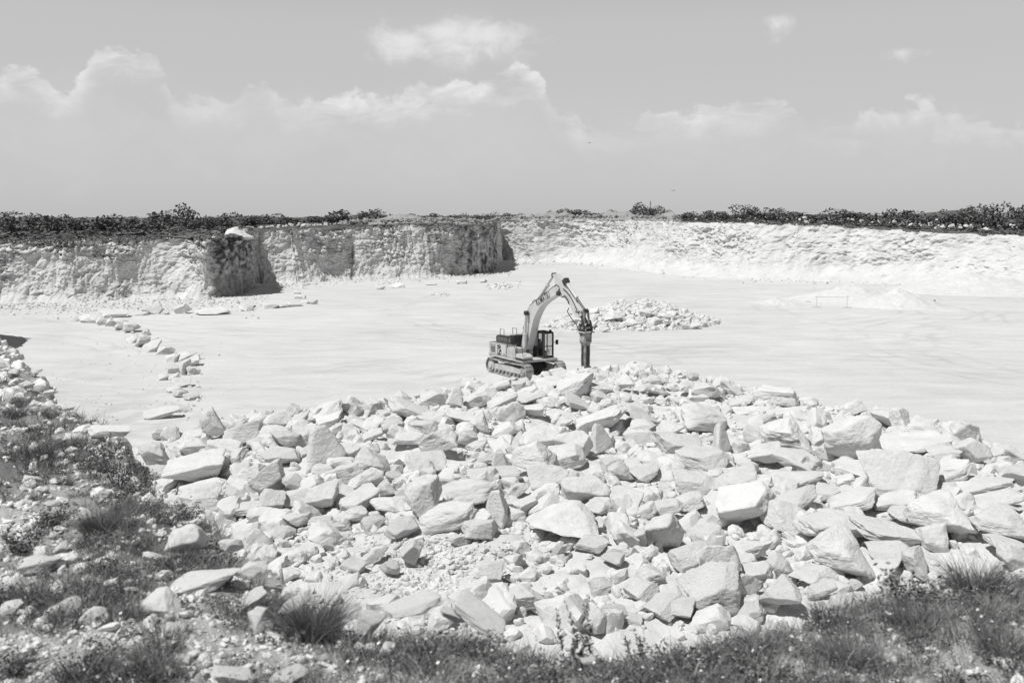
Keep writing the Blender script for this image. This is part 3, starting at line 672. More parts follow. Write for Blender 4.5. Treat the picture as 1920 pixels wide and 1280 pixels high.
ROW_CLIFF = [(213,588,42,14,S,0),(260,588,28,6,S,0),(287,580,26,19,B,-10),(310,587,13,6,B,0),(343,580,24,19,W_,10),(397,585,48,11,S,3),(425,583,13,9,B,0),(467,577,34,13,O,0),(507,574,28,11,B,0),(530,573,21,9,S,4),
 (553,571,27,9,S,0),(573,567,17,7,B,0),(563,556,21,9,O,0),(556,548,15,7,B,0),(587,566,15,11,O,0)]
ROW_LINE = [(138,598,27,8,W_,0),(167,598,40,17,B,5),(193,604,19,14,O,0),(208,605,15,16,B,0),(225,604,25,15,O,0),(227,613,19,13,B,0),(247,614,25,19,O,0),(275,623,15,13,B,0),(253,635,25,17,B,0),(267,640,22,25,B,20),(290,638,21,13,W_,0),
 (287,651,31,19,O,0),(310,656,27,19,B,0),(322,671,23,15,W_,0),(353,667,34,20,B,0),(362,678,25,17,B,0),(359,695,15,17,B,0),(370,696,11,13,B,0),(345,690,17,28,B,0),(327,692,27,17,O,0),(308,707,19,15,B,0),(325,708,21,13,B,0),(339,717,35,19,B,0),(327,729,29,15,O,0),(339,737,21,17,O,0),(359,743,27,13,B,0),
 (303,774,56,18,S,0),(342,764,36,11,W_,0)]
ROW_B = [(713,540,16,7,B,0),(747,536,22,9,W_,8),(807,532,19,6,S,0),(865,529,18,7,B,0),(907,527,14,6,W_,0)]
def on_floor(u, v, lift):
    return at(u, v, lift)
row_objs = {'cliff': [], 'line': [], 'far': []}
for key, rows in (('cliff', ROW_CLIFF), ('line', ROW_LINE), ('far', ROW_B)):
    for (u, v, w, h, kd, roll) in rows:
        o = place_px('boulder', u, v, w, h, kd, roll, on_floor, sink=0.18, grow=1.2); o['_px'] = [u, v, w, h]; o['_k'] = kd; o['_r'] = roll
        row_objs[key].append(o)

# --- labels for the boulders: what it looks like, then where it lies among things one can find
def size_word(px_area, d):
    return 'huge' if px_area > 5200 else 'large' if px_area > 2600 else 'medium' if px_area > 1200 else 'small'
SHAPE = {'block': 'blocky', 'slab': 'slab-like', 'wedge': 'wedge-shaped', 'spike': 'pointed', 'round': 'rounded', 'flat': 'flat-topped'}
def lean(r): return ' tilted up rightward' if r >= 8 else ' tilted down rightward' if r <= -8 else ''
COLS = [(430, 'beside the grassy bank'), (560, 'near its left end'), (690, 'left third'), (800, 'left of the excavator'), (930, 'below the counterweight'), (1060, 'below the tracks'),
        (1180, 'below the breaker'), (1300, 'right of the breaker'), (1420, 'left of the flat-topped block'), (1540, 'below the flat-topped block'), (1680, 'right of the flat-topped block'), (1800, 'right third'), (9999, 'at its right end')]
def band(u, v):
    top = np.interp(u, [260, 350, 480, 640, 760, 900, 1100, 1380, 1640, 1920], [850, 820, 790, 765, 750, 715, 700, 715, 775, 850])
    bot = np.interp(u, [260, 420, 560, 760, 1050, 1300, 1600, 1920], [900, 965, 1085, 1150, 1200, 1165, 1095, 1052])
    t = (v - top) / (bot - top)
    return ['heap-top edge', 'upper heap', 'upper-middle heap', 'lower-middle heap', 'lower heap', "heap's foot"][int(np.clip(t * 6, 0, 5))]
ORD = ['leftmost', 'second from left', 'third from left', 'fourth from left', 'fifth from left', 'sixth from left', 'seventh from left', 'eighth from left', 'ninth from left', 'tenth from left', 'eleventh from left', 'twelfth from left', 'thirteenth from left', 'fourteenth from left', 'fifteenth from left', 'sixteenth from left']
def label_pile():
    groups = {}
    for k, o in pile_objs:
        u, v, w, h = o['_px']
        col = next(c for lim, c in COLS if u < lim)
        stem = f"{size_word(w * h, 0)} {SHAPE[o['_k']]} boulder"
        groups.setdefault((stem + lean(o['_r']), band(u, v), col), []).append((u, o))
    for (stem, bd, col), lst in groups.items():
        lst.sort(key=lambda t: t[0])
        for i, (u, o) in enumerate(lst):
            lab = f"{stem}, {bd}, {col}"
            if len(lst) > 1: lab += ', ' + (ORD[i] if i < len(lst) - 1 else 'rightmost')
            tag(o, lab, 'boulder', 'boulders of the big heap')
label_pile()
tag(flat_block, 'smooth flat-topped rectangular block with a grey front on the back rim of the heap', 'boulder', 'boulders of the big heap')
def label_row(lst, where, group):
    groups = {}
    for o in lst:
        u, v, w, h = o['_px']
        sz = 'big' if w * h > 480 else 'mid-sized' if w * h > 230 else 'small'
        groups.setdefault(f"{sz} {SHAPE[o['_k']]} boulder", []).append((v if 'line' in where else u, o))
    for stem, g in groups.items():
        g.sort(key=lambda t: t[0]); n = len(g)
        for i, (q, o) in enumerate(g):
            lab = f"{stem} {where}"
            if n > 1:
                nm = ['first', 'second', 'third', 'fourth', 'fifth', 'sixth', 'seventh', 'eighth', 'ninth', 'tenth', 'eleventh', 'twelfth'][i]
                lab += f", {nm} from the {'cliff' if 'line' in where else 'left'}"
            tag(o, lab, 'boulder', group)
label_row(row_objs['cliff'], 'lying along the foot of the left cliff', 'boulders at the foot of the left cliff')
label_row(row_objs['line'], 'in the line across the pit floor', 'boulders lined up across the pit floor')
label_row(row_objs['far'], 'on the floor below the stained cliff corner', 'boulders below the far left cliff')
for _, o in pile_objs: 
    for q in ('_px', '_k', '_r'): del o[q]
for lst in row_objs.values():
    for o in lst:
        for q in ('_px', '_k', '_r'): del o[q]

# --- loose rubble nobody could count: one mesh per place
SMALL = {2: [rock_shape(('block', 'wedge', 'block', 'slab')[i % 4], 5000 + i, 2, 1.5, 36) for i in range(16)], 3: [rock_shape(('block', 'wedge', 'block', 'slab')[i % 4], 6000 + i, 3, 1.3, 36) for i in range(24)]}
def rubble(name, P, size, mat, label, big=0.28, cat='rubble', flat=0.75):
    Vs, Fs, off = [], [], 0
    for i in range(len(P)):
        lv = 3 if size[i] > big else 2
        V, Fc = SMALL[lv][int(rng.integers(len(SMALL[lv])))]
        s = size[i] * np.array([rng.uniform(.8, 1.3), rng.uniform(.7, 1.1), rng.uniform(.5, 0.95) * flat / .75])
        E = np.array(Euler((rng.normal(0, .35), rng.normal(0, .35), rng.uniform(0, 6.28))).to_matrix())
        Vs.append((V * s) @ E.T + P[i]); Fs.append(Fc + off); off += len(V)
    o = link(name, np_mesh(name, np.concatenate(Vs), np.concatenate(Fs), mat, False)); tag(o, label, cat, None, 'stuff')
    return o
def heap_rubble():
    n = 24000
    X = rng.uniform(-22, 40, n); Y = rng.uniform(17, 64, n)
    d = footprint_dist(np.stack([X, Y], 1), HEAP_POLY)
    u = pixel_u(X, Y); zz = heap_z(X, Y); v = 402 + F * (EYE - zz) / Y
    patch = sstep(np.hypot((u - 830) / 150, (v - 1075) / 90), 1.1, 0.7)
    dens = 0.25 + 0.75 * sstep(fbm(np.stack([X / 3, Y / 3, X * 0], 1), 3, 131), -0.3, 0.4)
    ok = (d > -0.6) & (rng.uniform(0, 1, n) < np.maximum(dens, patch)) & (u > -200) & (u < 2150)
    size = np.clip(0.115 * np.exp(rng.normal(0, 0.7, n)) + 0.02, 0.045, 0.6)
    size = np.where(patch > .4, np.clip(size * 0.45, .03, .12), size)
    small_zone = sstep(np.hypot((u - 1120) / 190, (v - 1070) / 110), 1.1, 0.6)
    size = np.where(rng.uniform(0, 1, n) < small_zone * .6, rng.uniform(.12, .3, n), size)
    X, Y, size = X[ok], Y[ok], size[ok]
    # fine gravel of the open patch
    g = [on_heap(u_, v_, 0) for u_, v_ in zip(rng.normal(815, 85, 5200), rng.normal(1072, 42, 5200))]; g = np.array([q for q in g if q is not None])
    X, Y, size = np.concatenate([X, g[:, 0]]), np.concatenate([Y, g[:, 1]]), np.concatenate([size, np.clip(.028 * np.exp(rng.normal(0, .6, len(g))), .012, .12)])
    Z = np.maximum(heap_z(X, Y), 0) + size * 0.25
    rubble('rubble', np.stack([X, Y, Z], 1), size, M_RUBBLE, 'small broken limestone filling the gaps between the heap boulders')
heap_rubble()

# second, smaller rubble heap behind the breaker
def heap2():
    poly = [tuple(at(u, v, 0)[:2]) for u, v in [(1032, 612), (1060, 598), (1120, 583), (1200, 578), (1270, 585), (1340, 605), (1300, 615), (1200, 620), (1080, 618)]]
    cx, cy = np.mean([p[0] for p in poly]), np.mean([p[1] for p in poly])
    def hz(X, Y):
        d = footprint_dist(np.stack([X, Y], 1), poly)
        lob = 0.8 + 0.5 * fbm(np.stack([X / 3, Y / 3, X * 0], 1), 2, 140)
        return 1.35 * sstep(d, -0.2, 4.2) * lob
    X = rng.uniform(2, 28, 9000); Y = rng.uniform(88, 120, 9000)
    d = footprint_dist(np.stack([X, Y], 1), poly); ok = d > -0.5; X, Y, d = X[ok], Y[ok], d[ok]
    size = np.clip(0.20 * np.exp(rng.normal(0, 0.45, len(X))), 0.08, 0.5)
    Z = hz(X, Y) + size * .2
    # the mound's own surface plus its stones are one mass
    xs, ys = np.arange(2, 28, .3), np.arange(88, 120, .3); GX, GY = np.meshgrid(xs, ys, indexing='ij'); GX, GY = GX.ravel(), GY.ravel()
    gz = hz(GX, GY) - 0.05 - 0.2 * (footprint_dist(np.stack([GX, GY], 1), poly) < 0)
    f = grid_faces(len(xs), len(ys)); keep = (gz[f] > -0.15).any(1)
    g = link('rubble_mound', np_mesh('rubble_mound', np.stack([GX, GY, gz], 1), f[keep], M_HEAP)); tag(g, kind='structure')
    rubble('rubble', np.stack([X, Y, Z], 1), size, M_RUBBLE, 'low heap of broken pale stones on the floor behind the breaker', big=0.1)
    big = [(1075,600,20,15,B),(1150,592,26,18,B),(1103,608,24,14,B),(1225,600,22,14,W_),(1258,606,24,14,O),(1185,606,20,12,B),(1290,603,18,12,B),(1110,585,22,12,S),(1245,592,18,12,B),(1300,611,22,9,S),(1060,610,18,10,B),(1132,618,18,8,B),(1210,588,18,10,B)]
    def surf(u, v, lift):
        dd = pix_dir(u, v); ks = np.linspace(80, 125, 400); P = np.array([0, 0, EYE]) + dd * ks[:, None]
        z = np.maximum(hz(P[:, 0], P[:, 1]), 0) + lift; i = int(np.argmax(P[:, 2] <= z)); return P[i]
    objs = []
    for (u, v, w, h, kd) in big:
        o = place_px('boulder', u, v, w, h, kd, 0, surf); o['_px'] = [u, v, w, h]; o['_k'] = kd; o['_r'] = 0; objs.append(o)
    label_row(objs, 'on the low heap behind the breaker', 'boulders of the low heap behind the breaker')
    for o in objs:
        for q in ('_px', '_k', '_r'): del o[q]
heap2()

def scatter_floor():
    P, sz = [], []
    def spot(n, u0, u1, v0, v1, s0, s1):
        for _ in range(n):
            p = at(rng.uniform(u0, u1), rng.uniform(v0, v1), 0); P.append(p); sz.append(rng.uniform(s0, s1) * (0.4 + 0.6 * rng.uniform() ** 2))
    return P, sz, spot
P, sz, spot = scatter_floor()
for i in range(1500):                      # debris strip under the left cliff
    u = rng.uniform(-60, 500); vb = np.interp(u, [-60, 0, 250, 390, 500], [570, 568, 562, 560, 553]); v = vb + abs(rng.normal(0, 14)) - 3
    P.append(at(u, min(v, 604), 0)); sz.append(0.05 + 0.22 * rng.uniform() ** 3)
for i in range(900):
    u = rng.uniform(470, 960); vb = np.interp(u, [470, 560, 650, 780, 940], [533, 533, 525, 521, 511]); P.append(at(u, vb + abs(rng.normal(0, 4)) - 1, 0)); sz.append(0.06 + 0.3 * rng.uniform() ** 3)
for i in range(60): P.append(at(rng.normal(940, 12), rng.normal(535, 3), 0)); sz.append(rng.uniform(.12, .35))
for i in range(30): P.append(at(rng.normal(825, 10), rng.normal(551, 1.5), 0)); sz.append(rng.uniform(.08, .22))
for i in range(160):                       # chips beside the boulder line
    j = ROW_LINE[int(rng.integers(len(ROW_LINE)))]; P.append(at(j[0] + rng.normal(0, 22), j[1] + abs(rng.normal(4, 5)), 0)); sz.append(0.04 + 0.18 * rng.uniform() ** 3)
for i in range(120): P.append(at(rng.uniform(60, 420), rng.uniform(640, 800), 0)); sz.append(0.03 + 0.06 * rng.uniform() ** 2)
for i in range(900):                       # foot of the far and right faces
    u = rng.uniform(960, 2000); vb = np.interp(u, [960, 1010, 1150, 1240, 1400, 1650, 1920, 2000], [496, 492, 497, 511, 522, 530, 544, 548]); P.append(at(u, vb + abs(rng.normal(0, 4)) - 2, 0)); sz.append(0.06 + 0.4 * rng.uniform() ** 4)
rubble('rubble', np.array(P) + np.array([0, 0, .03]), np.array(sz), M_RUBBLE, 'scattered broken stones along the foot of the cliffs and boulder rows')

# ---------------------------------------------------------------- fine gravel piles at the right
def gravel_pile(cu, cv, wpx, hpx, label, seed):
    p = at(cu, cv, 0); px = p[1] / F; rad = wpx * px / 2; h = hpx * px
    nr, na = 40, 96; rr = np.linspace(0, 1, nr); aa = np.linspace(0, 2 * math.pi, na + 1)
    A, Q = np.meshgrid(aa, rr, indexing='ij'); A, Q = A.ravel(), Q.ravel()
    X = p[0] + rad * Q * np.cos(A); Y = p[1] + rad * 0.9 * Q * np.sin(A)
    Z = h * np.clip(1 - Q ** 1.0, 0, 1) ** 1.05 * (1 + 0.35 * fbm(np.stack([X / 2.5, Y / 2.5, X * 0], 1), 4, seed)) - 0.06 + 0.14 * fbm(np.stack([X / .6, Y / .6, X * 0], 1), 3, seed + 1)
    o = link('gravel_pile', np_mesh('gravel_pile', np.stack([X, Y, Z], 1), grid_faces(na + 1, nr)[:, ::-1], M_HEAP)); tag(o, label, 'gravel pile', 'gravel piles at the right')
gravel_pile(1682, 573, 190, 33, 'tall pale cone of fine gravel in front of the right face', 151)
gravel_pile(1600, 560, 240, 30, 'broad pale gravel bank behind the thin metal frame', 155)
gravel_pile(1455, 568, 100, 9, 'low flat gravel hump left of the thin metal frame', 159)
gravel_pile(1830, 545, 330, 36, 'wide pale spoil slope against the right face at the edge', 163)

# ---------------------------------------------------------------- tubes, boxes and other hard-surface helpers
def tube_bm(bm, pts, r, seg=8):
    pts = [Vector(p) for p in pts]; rings = []
    for i, p in enumerate(pts):
        t = (pts[min(i + 1, len(pts) - 1)] - pts[max(i - 1, 0)]).normalized()
        a = t.orthogonal().normalized() if i == 0 else (rings_a - t * rings_a.dot(t)).normalized()
        rings_a = a; b = t.cross(a)
        rr = r[i] if isinstance(r, (list, tuple)) else r
        rings.append([bm.verts.new(p + (a * math.cos(2 * math.pi * k / seg) + b * math.sin(2 * math.pi * k / seg)) * rr) for k in range(seg)])
    for i in range(len(rings) - 1):
        for k in range(seg): bm.faces.new((rings[i][k], rings[i][(k + 1) % seg], rings[i + 1][(k + 1) % seg], rings[i + 1][k]))
    bm.faces.new(rings[0][::-1]); bm.faces.new(rings[-1])
    return bm
def box_bm(bm, lo, hi, rot=None, origin=None):
    vs = []
    for z in (lo[2], hi[2]):
        for x, y in ((lo[0], lo[1]), (hi[0], lo[1]), (hi[0], hi[1]), (lo[0], hi[1])):
            p = Vector((x, y, z))
            if rot is not None: p = rot @ (p - Vector(origin)) + Vector(origin)
            vs.append(bm.verts.new(p))
    for f in ((3, 2, 1, 0), (4, 5, 6, 7), (0, 1, 5, 4), (1, 2, 6, 5), (2, 3, 7, 6), (3, 0, 4, 7)): bm.faces.new([vs[i] for i in f])
    return bm
def prism_bm(bm, poly, y0, y1):
    """outline in x-z swept from y0 to y1"""
    a = [bm.verts.new((x, y0, z)) for x, z in poly]; b = [bm.verts.new((x, y1, z)) for x, z in poly]
    n = len(poly)
    fa = bm.faces.new(a); fb = bm.faces.new(b[::-1])
    for i in range(n): bm.faces.new((a[i], b[i], b[(i + 1) % n], a[(i + 1) % n]))
    bmesh.ops.triangulate(bm, faces=[fa, fb])
    return bm
def nb(): return bmesh.new()

# ---------------------------------------------------------------- the excavator
M_PAINT = mat_simple('machine_paint', 0.56, 0.45, var=0.10, vscale=1.5)
M_PAINT2 = mat_simple('dusty_machine_paint', 0.48, 0.6, var=0.18, vscale=2.5)
M_DARK = mat_simple('dark_machine_paint', 0.045, 0.6, var=0.3, vscale=3)
M_BLACK = mat_simple('black_rubber', 0.02, 0.6)
M_STEEL = mat_simple('worn_steel', 0.27, 0.65, metal=0.0, var=0.75, vscale=2.6)
M_TRACK = mat_simple('dusty_track_steel', 0.36, 0.8, var=0.5, vscale=2.2)
M_CHROME = mat_simple('chromed_rod', 0.62, 0.2, metal=0.9)
M_DECAL = mat_simple('black_decal', 0.03, 0.5)
M_WHITE = mat_simple('white_decal', 0.6, 0.5)
M_LAMP = mat_simple('lamp_glass', 0.7, 0.2)
def mat_glass():
    m, nt, b = new_mat('cab_glass'); N, L = nt.nodes, nt.links
    out = N['Material Output']; tr = N.new('ShaderNodeBsdfTransparent'); tr.inputs[0].default_value = (0.9, 0.9, 0.9, 1)
    gl = N.new('ShaderNodeBsdfGlossy'); gl.inputs['Roughness'].default_value = 0.03
    mx = N.new('ShaderNodeMixShader'); mx.inputs[0].default_value = 0.07
    L.new(tr.outputs[0], mx.inputs[1]); L.new(gl.outputs[0], mx.inputs[2]); L.new(mx.outputs[0], out.inputs[0])
    return m
M_GLASS = mat_glass()

HEAD = R(-57)
EX = at(985, 702, 0)
def ex_plane(u, v, yl):
    hd = np.array([math.cos(HEAD), math.sin(HEAD), 0]); lf = np.array([-math.sin(HEAD), math.cos(HEAD), 0])
    d = pix_dir(u, v); o = np.array([0, 0, EYE]); k = ((EX + lf * yl - o) @ lf) / (d @ lf); P = o + d * k - EX
    return float(P @ hd), float(P[2])

def build_excavator():
    root = bpy.data.objects.new('excavator', None); C.objects.link(root)
    root.location = (EX[0], EX[1], 0.03); root.rotation_euler = (0, 0, HEAD)
    tag(root, 'tracked excavator with a hydraulic breaker hammer working behind the boulder heap', 'excavator')
    # tracks ---------------------------------------------------
    Lh, th, w = 2.05, 0.50, 0.62            # half wheelbase, half height, shoe width
    def path(n):
        pts = []
        total = 4 * Lh + 2 * math.pi * th
        for i in range(n):
            s = total * i / n
            if s < 2 * Lh: pts.append((-Lh + s, 2 * th, 0.0))
            elif s < 2 * Lh + math.pi * th:
                a = (s - 2 * Lh) / th; pts.append((Lh + th * math.sin(a), th + th * math.cos(a), -a))
            elif s < 4 * Lh + math.pi * th:
                q = s - 2 * Lh - math.pi * th; pts.append((Lh - q, 0.0, math.pi))
            else:
                a = (s - 4 * Lh - math.pi * th) / th; pts.append((-Lh - th * math.sin(a), th - th * math.cos(a), math.pi - a))
        return pts
    for sy in (-1, 1):
        yc = 1.34 * sy
        bm = nb()
        for (x, z, a) in path(46):
            rot = Matrix.Rotation(-a, 3, 'Y')
            z += 0.03
            sag = -0.05 * math.sin(math.pi * (x + Lh) / (2 * Lh)) if z > 0.9 else 0
            o = (x, yc, z + sag)
            box_bm(bm, (x - 0.125, yc - w / 2, z + sag - 0.05), (x + 0.125, yc + w / 2, z + sag - 0.01), rot, o)
            box_bm(bm, (x - 0.02, yc - w / 2, z + sag - 0.01), (x + 0.02, yc + w / 2, z + sag + 0.045), rot, o)
            box_bm(bm, (x - 0.10, yc - 0.12, z + sag - 0.12), (x + 0.10, yc + 0.12, z + sag - 0.05), rot, o)
        tr = bm_obj('track', bm, M_TRACK, root)
        bm = nb(); prism_bm(bm, [(-1.6, .32), (1.7, .32), (1.85, .45), (1.7, .68), (0.5, .78), (-0.5, .78), (-1.6, .68)], yc - 0.20, yc + 0.20)
        bm_obj('track_frame', bm, M_PAINT2, tr, bevel=0.02)
        for x, nm in ((-Lh, 'sprocket'), (Lh, 'idler')):
            bm = nb(); tube_bm(bm, [(x, yc - .2, th + .02), (x, yc + .2, th + .02)], 0.40, 24); tube_bm(bm, [(x, yc - .30, th + .02), (x, yc + .30, th + .02)], 0.20, 18)
            bm_obj(nm, bm, M_STEEL if nm == 'idler' else M_PAINT2, tr)
        for i in range(7):
            x = -1.45 + i * 0.48
            bm = nb(); tube_bm(bm, [(x, yc - .24, .22), (x, yc + .24, .22)], 0.13, 14); bm_obj('roller', bm, M_STEEL, tr)
    bm = nb(); prism_bm(bm, [(-0.9, .45), (0.9, .45), (1.0, .65), (.7, .95), (-.7, .95), (-1.0, .65)], -1.15, 1.15); bm_obj('undercarriage', bm, M_DARK, root, bevel=0.03)
    bm = nb(); tube_bm(bm, [(0, 0, .9), (0, 0, 1.12)], .75, 32); bm_obj('turntable', bm, M_STEEL, root)
    # house ----------------------------------------------------
    bm = nb(); prism_bm(bm, [(-2.55, 1.14), (1.85, 1.10), (1.85, 1.26), (-2.55, 1.30)], -1.42, 1.42); bm_obj('platform', bm, M_PAINT2, root, bevel=0.02)
    cw = nb()
    prof = []
    for i in range(13):
        a = math.pi / 2 + math.pi * i / 12; prof.append((-2.35 + 0.62 * math.cos(a), 1.42 * math.sin(a)))
    lo = [cw.verts.new((x, y, 1.10)) for x, y in prof]; hi = [cw.verts.new((x - .02, y, 2.12)) for x, y in prof]
    for i in range(12): cw.faces.new((lo[i], lo[i + 1], hi[i + 1], hi[i]))
    cw.faces.new((lo[0], hi[0], hi[-1], lo[-1])); cw.faces.new(lo[::-1]); cw.faces.new(hi)
    bm_obj('counterweight', cw, M_PAINT, root, smooth=False)
    bm = nb(); box_bm(bm, (-2.33, -1.43, 1.31), (-0.25, -0.55, 2.10)); side = bm_obj('side_panel', bm, M_PAINT, root, bevel=0.03)
    bm = nb(); box_bm(bm, (-2.33, 0.5, 1.31), (-0.25, 1.43, 2.10)); bm_obj('side_panel', bm, M_PAINT, root, bevel=0.03)
    # grille, decals and seam strips on the near side panel, each a couple of millimetres proud
    def plate(name, x0, x1, z0, z1, m, par, y=-1.43, t=0.012):
        b2 = nb(); box_bm(b2, (x0, y - t, z0), (x1, y - 0.001, z1)); return bm_obj(name, b2, m, par)
    M_GREY = mat_simple('grey_grille', 0.18, 0.7)
    g = nb()
    for i in range(9): box_bm(g, (-2.20, -1.445, 1.44 + i * 0.052), (-1.62, -1.431, 1.475 + i * 0.052))
    bm_obj('grille', g, M_GREY, side)
    plate('trim_strip', -2.25, -1.55, 1.97, 2.0, M_DECAL, side)
    for z in (1.97, 1.88, 1.79): plate('louvre', -1.36, -0.92, z, z + 0.06, M_DECAL, side)
    plate('decal', -1.36, -0.86, 1.36, 1.74, M_DECAL, side)
    for (x0, x1, z0, z1) in ((-1.28, -1.2, 1.42, 1.7), (-1.2, -1.06, 1.63, 1.7), (-1.2, -1.1, 1.53, 1.58), (-0.99, -0.91, 1.42, 1.56)): plate('decal_mark', x0, x1, z0, z1, M_WHITE, side, t=0.016)
    plate('trim_strip', -0.62, -0.36, 1.40, 1.44, M_DECAL, side)
    bm = nb(); prism_bm(bm, [(-2.25, 2.11), (-0.2, 2.11), (-0.2, 2.60), (-2.1, 2.60), (-2.25, 2.5)], -1.0, 1.25); hood = bm_obj('engine_hood', bm, M_DARK, root, bevel=0.04)
    bm = nb(); box_bm(bm, (-0.9, -0.7, 2.61), (-0.35, 0.5, 2.68)); bm_obj('hood_vent', bm, M_DARK, hood, bevel=0.01)
    bm = nb()
    for i in range(8): box_bm(bm, (-2.0 + i * .21, -1.012, 2.2), (-1.87 + i * .21, -1.002, 2.5))
    bm_obj('hood_louvre', bm, M_GREY, hood)
    bm = nb(); box_bm(bm, (-1.9, -.8, 2.603), (-1.05, .9, 2.625)); bm_obj('hood_lid', bm, M_PAINT2, hood)
    bm = nb(); box_bm(bm, (-2.2, -1.40, 2.103), (-.3, -1.06, 2.14)); bm_obj('walkway', bm, M_GREY, root)
    bm = nb(); tube_bm(bm, [(-.5, 1.2, 2.6), (-.5, 1.2, 3.6)], .012, 5); bm_obj('antenna', bm, M_BLACK, root)
    for yy in (.5, 1.0):
        bm = nb(); box_bm(bm, (1.5, yy - .07, 3.06), (1.62, yy + .07, 3.18)); bm_obj('work_lamp', bm, M_BLACK, root)
    bm = nb(); tube_bm(bm, [(-1.2, 0.7, 2.6), (-1.2, 0.7, 3.0), (-1.3, .7, 3.08)], 0.07, 12); bm_obj('exhaust_pipe', bm, M_STEEL, root)
    bm = nb(); box_bm(bm, (-0.22, -1.40, 1.27), (0.92, -0.62, 1.98)); bm_obj('fuel_tank', bm, M_PAINT2, root, bevel=0.05)
    bm = nb(); prism_bm(bm, [(0.95, 1.27), (1.85, 1.27), (1.85, 1.50), (1.55, 1.66), (0.95, 1.66)], -1.40, -0.62); bm_obj('toolbox', bm, M_PAINT, root, bevel=0.03)
    bm = nb(); box_bm(bm, (0.95, -1.43, 1.24), (1.87, -1.415, 1.40)); box_bm(bm, (1.862, -1.40, 1.3), (1.875, -0.7, 1.36)); bm_obj('step', bm, M_DARK, root)
    # rails
    for pts in ([(-0.15, -1.38, 1.98), (-0.15, -1.38, 2.75), (0.55, -1.38, 2.70), (0.95, -1.38, 1.66)], [(1.0, -1.36, 1.66), (1.0, -1.36, 2.35), (1.6, -1.36, 2.25), (1.75, -1.36, 1.5)],
                [(-1.75, -.95, 2.6), (-1.75, -.95, 3.05), (-1.25, -.95, 3.05), (-1.25, -.95, 2.6)], [(-1.75, .1, 2.6), (-1.75, .1, 3.05), (-1.25, .1, 3.05), (-1.25, .1, 2.6)]):
        bm = nb(); tube_bm(bm, pts, 0.022, 6); bm_obj('handrail', bm, M_DARK, root)
    # cab (left front) ------------------------------------------
    x0, x1, y0, y1, z0, z1 = 0.42, 1.74, 0.34, 1.16, 1.27, 3.02
    cab = nb()
    box_bm(cab, (x0, y0, z0), (x1, y1, z0 + 0.10))
    for (xa, ya) in ((x0, y0), (x0, y1 - .09), (x1 - .09, y0), (x1 - .09, y1 - .09)):
        box_bm(cab, (xa, ya, z0 + .10), (xa + .09, ya + .09, z1 - .08))
    for ya in (y0, y1 - .07): box_bm(cab, (0.98, ya + .005, z0 + .1), (1.04, ya + .065, z1 - .08))
    box_bm(cab, (x0 + .09, y0 + .01, z0 + .10), (0.98, y0 + .05, z0 + .75)); box_bm(cab, (x0 + .09, y1 - .05, z0 + .10), (0.98, y1 - .01, z0 + .30))
    box_bm(cab, (x0 + .01, y0 + .09, z0 + .10), (x0 + .05, y1 - .09, z0 + .70))
    box_bm(cab, (x1 - .05, y0 + .09, z0 + .10), (x1 - .01, y1 - .09, z0 + .18)); box_bm(cab, (x1 - .06, y0 + .09, z0 + .78), (x1 - .02, y1 - .09, z0 + .84))
    cabo = bm_obj('cab', cab, M_DARK, root)
    bm = nb(); prism_bm(bm, [(x0 - .03, z1 - .08), (x1 + .02, z1 - .08), (x1 - .06, z1 + .03), (x0 + .05, z1 + .04)], y0 - .02, y1 + .02); bm_obj('cab_roof', bm, M_DARK, cabo, bevel=0.03)
    for (a, b_) in (((x1 - .04, y0 + .09, z0 + .84), (x1 - .03, y1 - .09, z1 - .08)), ((x1 - .035, y0 + .09, z0 + .18), (x1 - .028, y1 - .09, z0 + .78)), ((x0 + .02, y0 + .09, z0 + .70), (x0 + .03, y1 - .09, z1 - .08)),
                    ((1.04, y0 + .03, z0 + .2), (x1 - .09, y0 + .04, z1 - .08)), ((1.04, y1 - .04, z0 + .2), (x1 - .09, y1 - .03, z1 - .08)), ((x0 + .09, y0 + .03, z0 + .75), (.98, y0 + .04, z1 - .08)), ((x0 + .09, y1 - .04, z0 + .30), (.98, y1 - .03, z1 - .08))):
        bm = nb(); box_bm(bm, a, b_); bm_obj('window', bm, M_GLASS, cabo)
    bm = nb(); box_bm(bm, (.66, .52, 1.37), (1.12, 1.0, 1.72)); box_bm(bm, (.58, .54, 1.72), (.70, .98, 2.30)); box_bm(bm, (.59, .64, 2.31), (.68, .88, 2.48)); bm_obj('operator_seat', bm, M_BLACK, cabo, bevel=0.03)
    bm = nb(); tube_bm(bm, [(1.5, .55, 1.37), (1.45, .55, 1.85)], .03, 6); tube_bm(bm, [(1.5, .95, 1.37), (1.45, .95, 1.85)], .03, 6); bm_obj('control_lever', bm, M_BLACK, cabo)
    bm = nb(); tube_bm(bm, [(1.70, 1.14, 2.3), (1.82, 1.30, 2.36)], .018, 6); box_bm(bm, (1.78, 1.28, 2.18), (1.86, 1.46, 2.50)); bm_obj('mirror', bm, M_BLACK, cabo)
    bm = nb(); box_bm(bm, (1.76, .30, 1.12), (1.95, 1.28, 1.27)); bm_obj('front_bumper', bm, M_PAINT, root, bevel=0.02)
    # boom ------------------------------------------------------
    Z = lambda X, Y: ex_plane(900 + X / 5.82, 500 + Y / 5.82, -0.29)
    side_px = [(447, 905), (455, 840), (470, 720), (492, 535), (512, 478), (540, 432), (600, 385), (700, 303), (800, 226), (835, 222), (853, 245), (850, 288), (790, 332), (700, 392), (650, 440), (612, 510), (580, 590), (560, 680), (540, 770), (520, 850), (500, 910)]
    poly = [Z(*q) for q in side_px]
    bm = nb(); prism_bm(bm, poly, -0.29, 0.29); boom = bm_obj('boom', bm, M_PAINT, root, bevel=0.012)
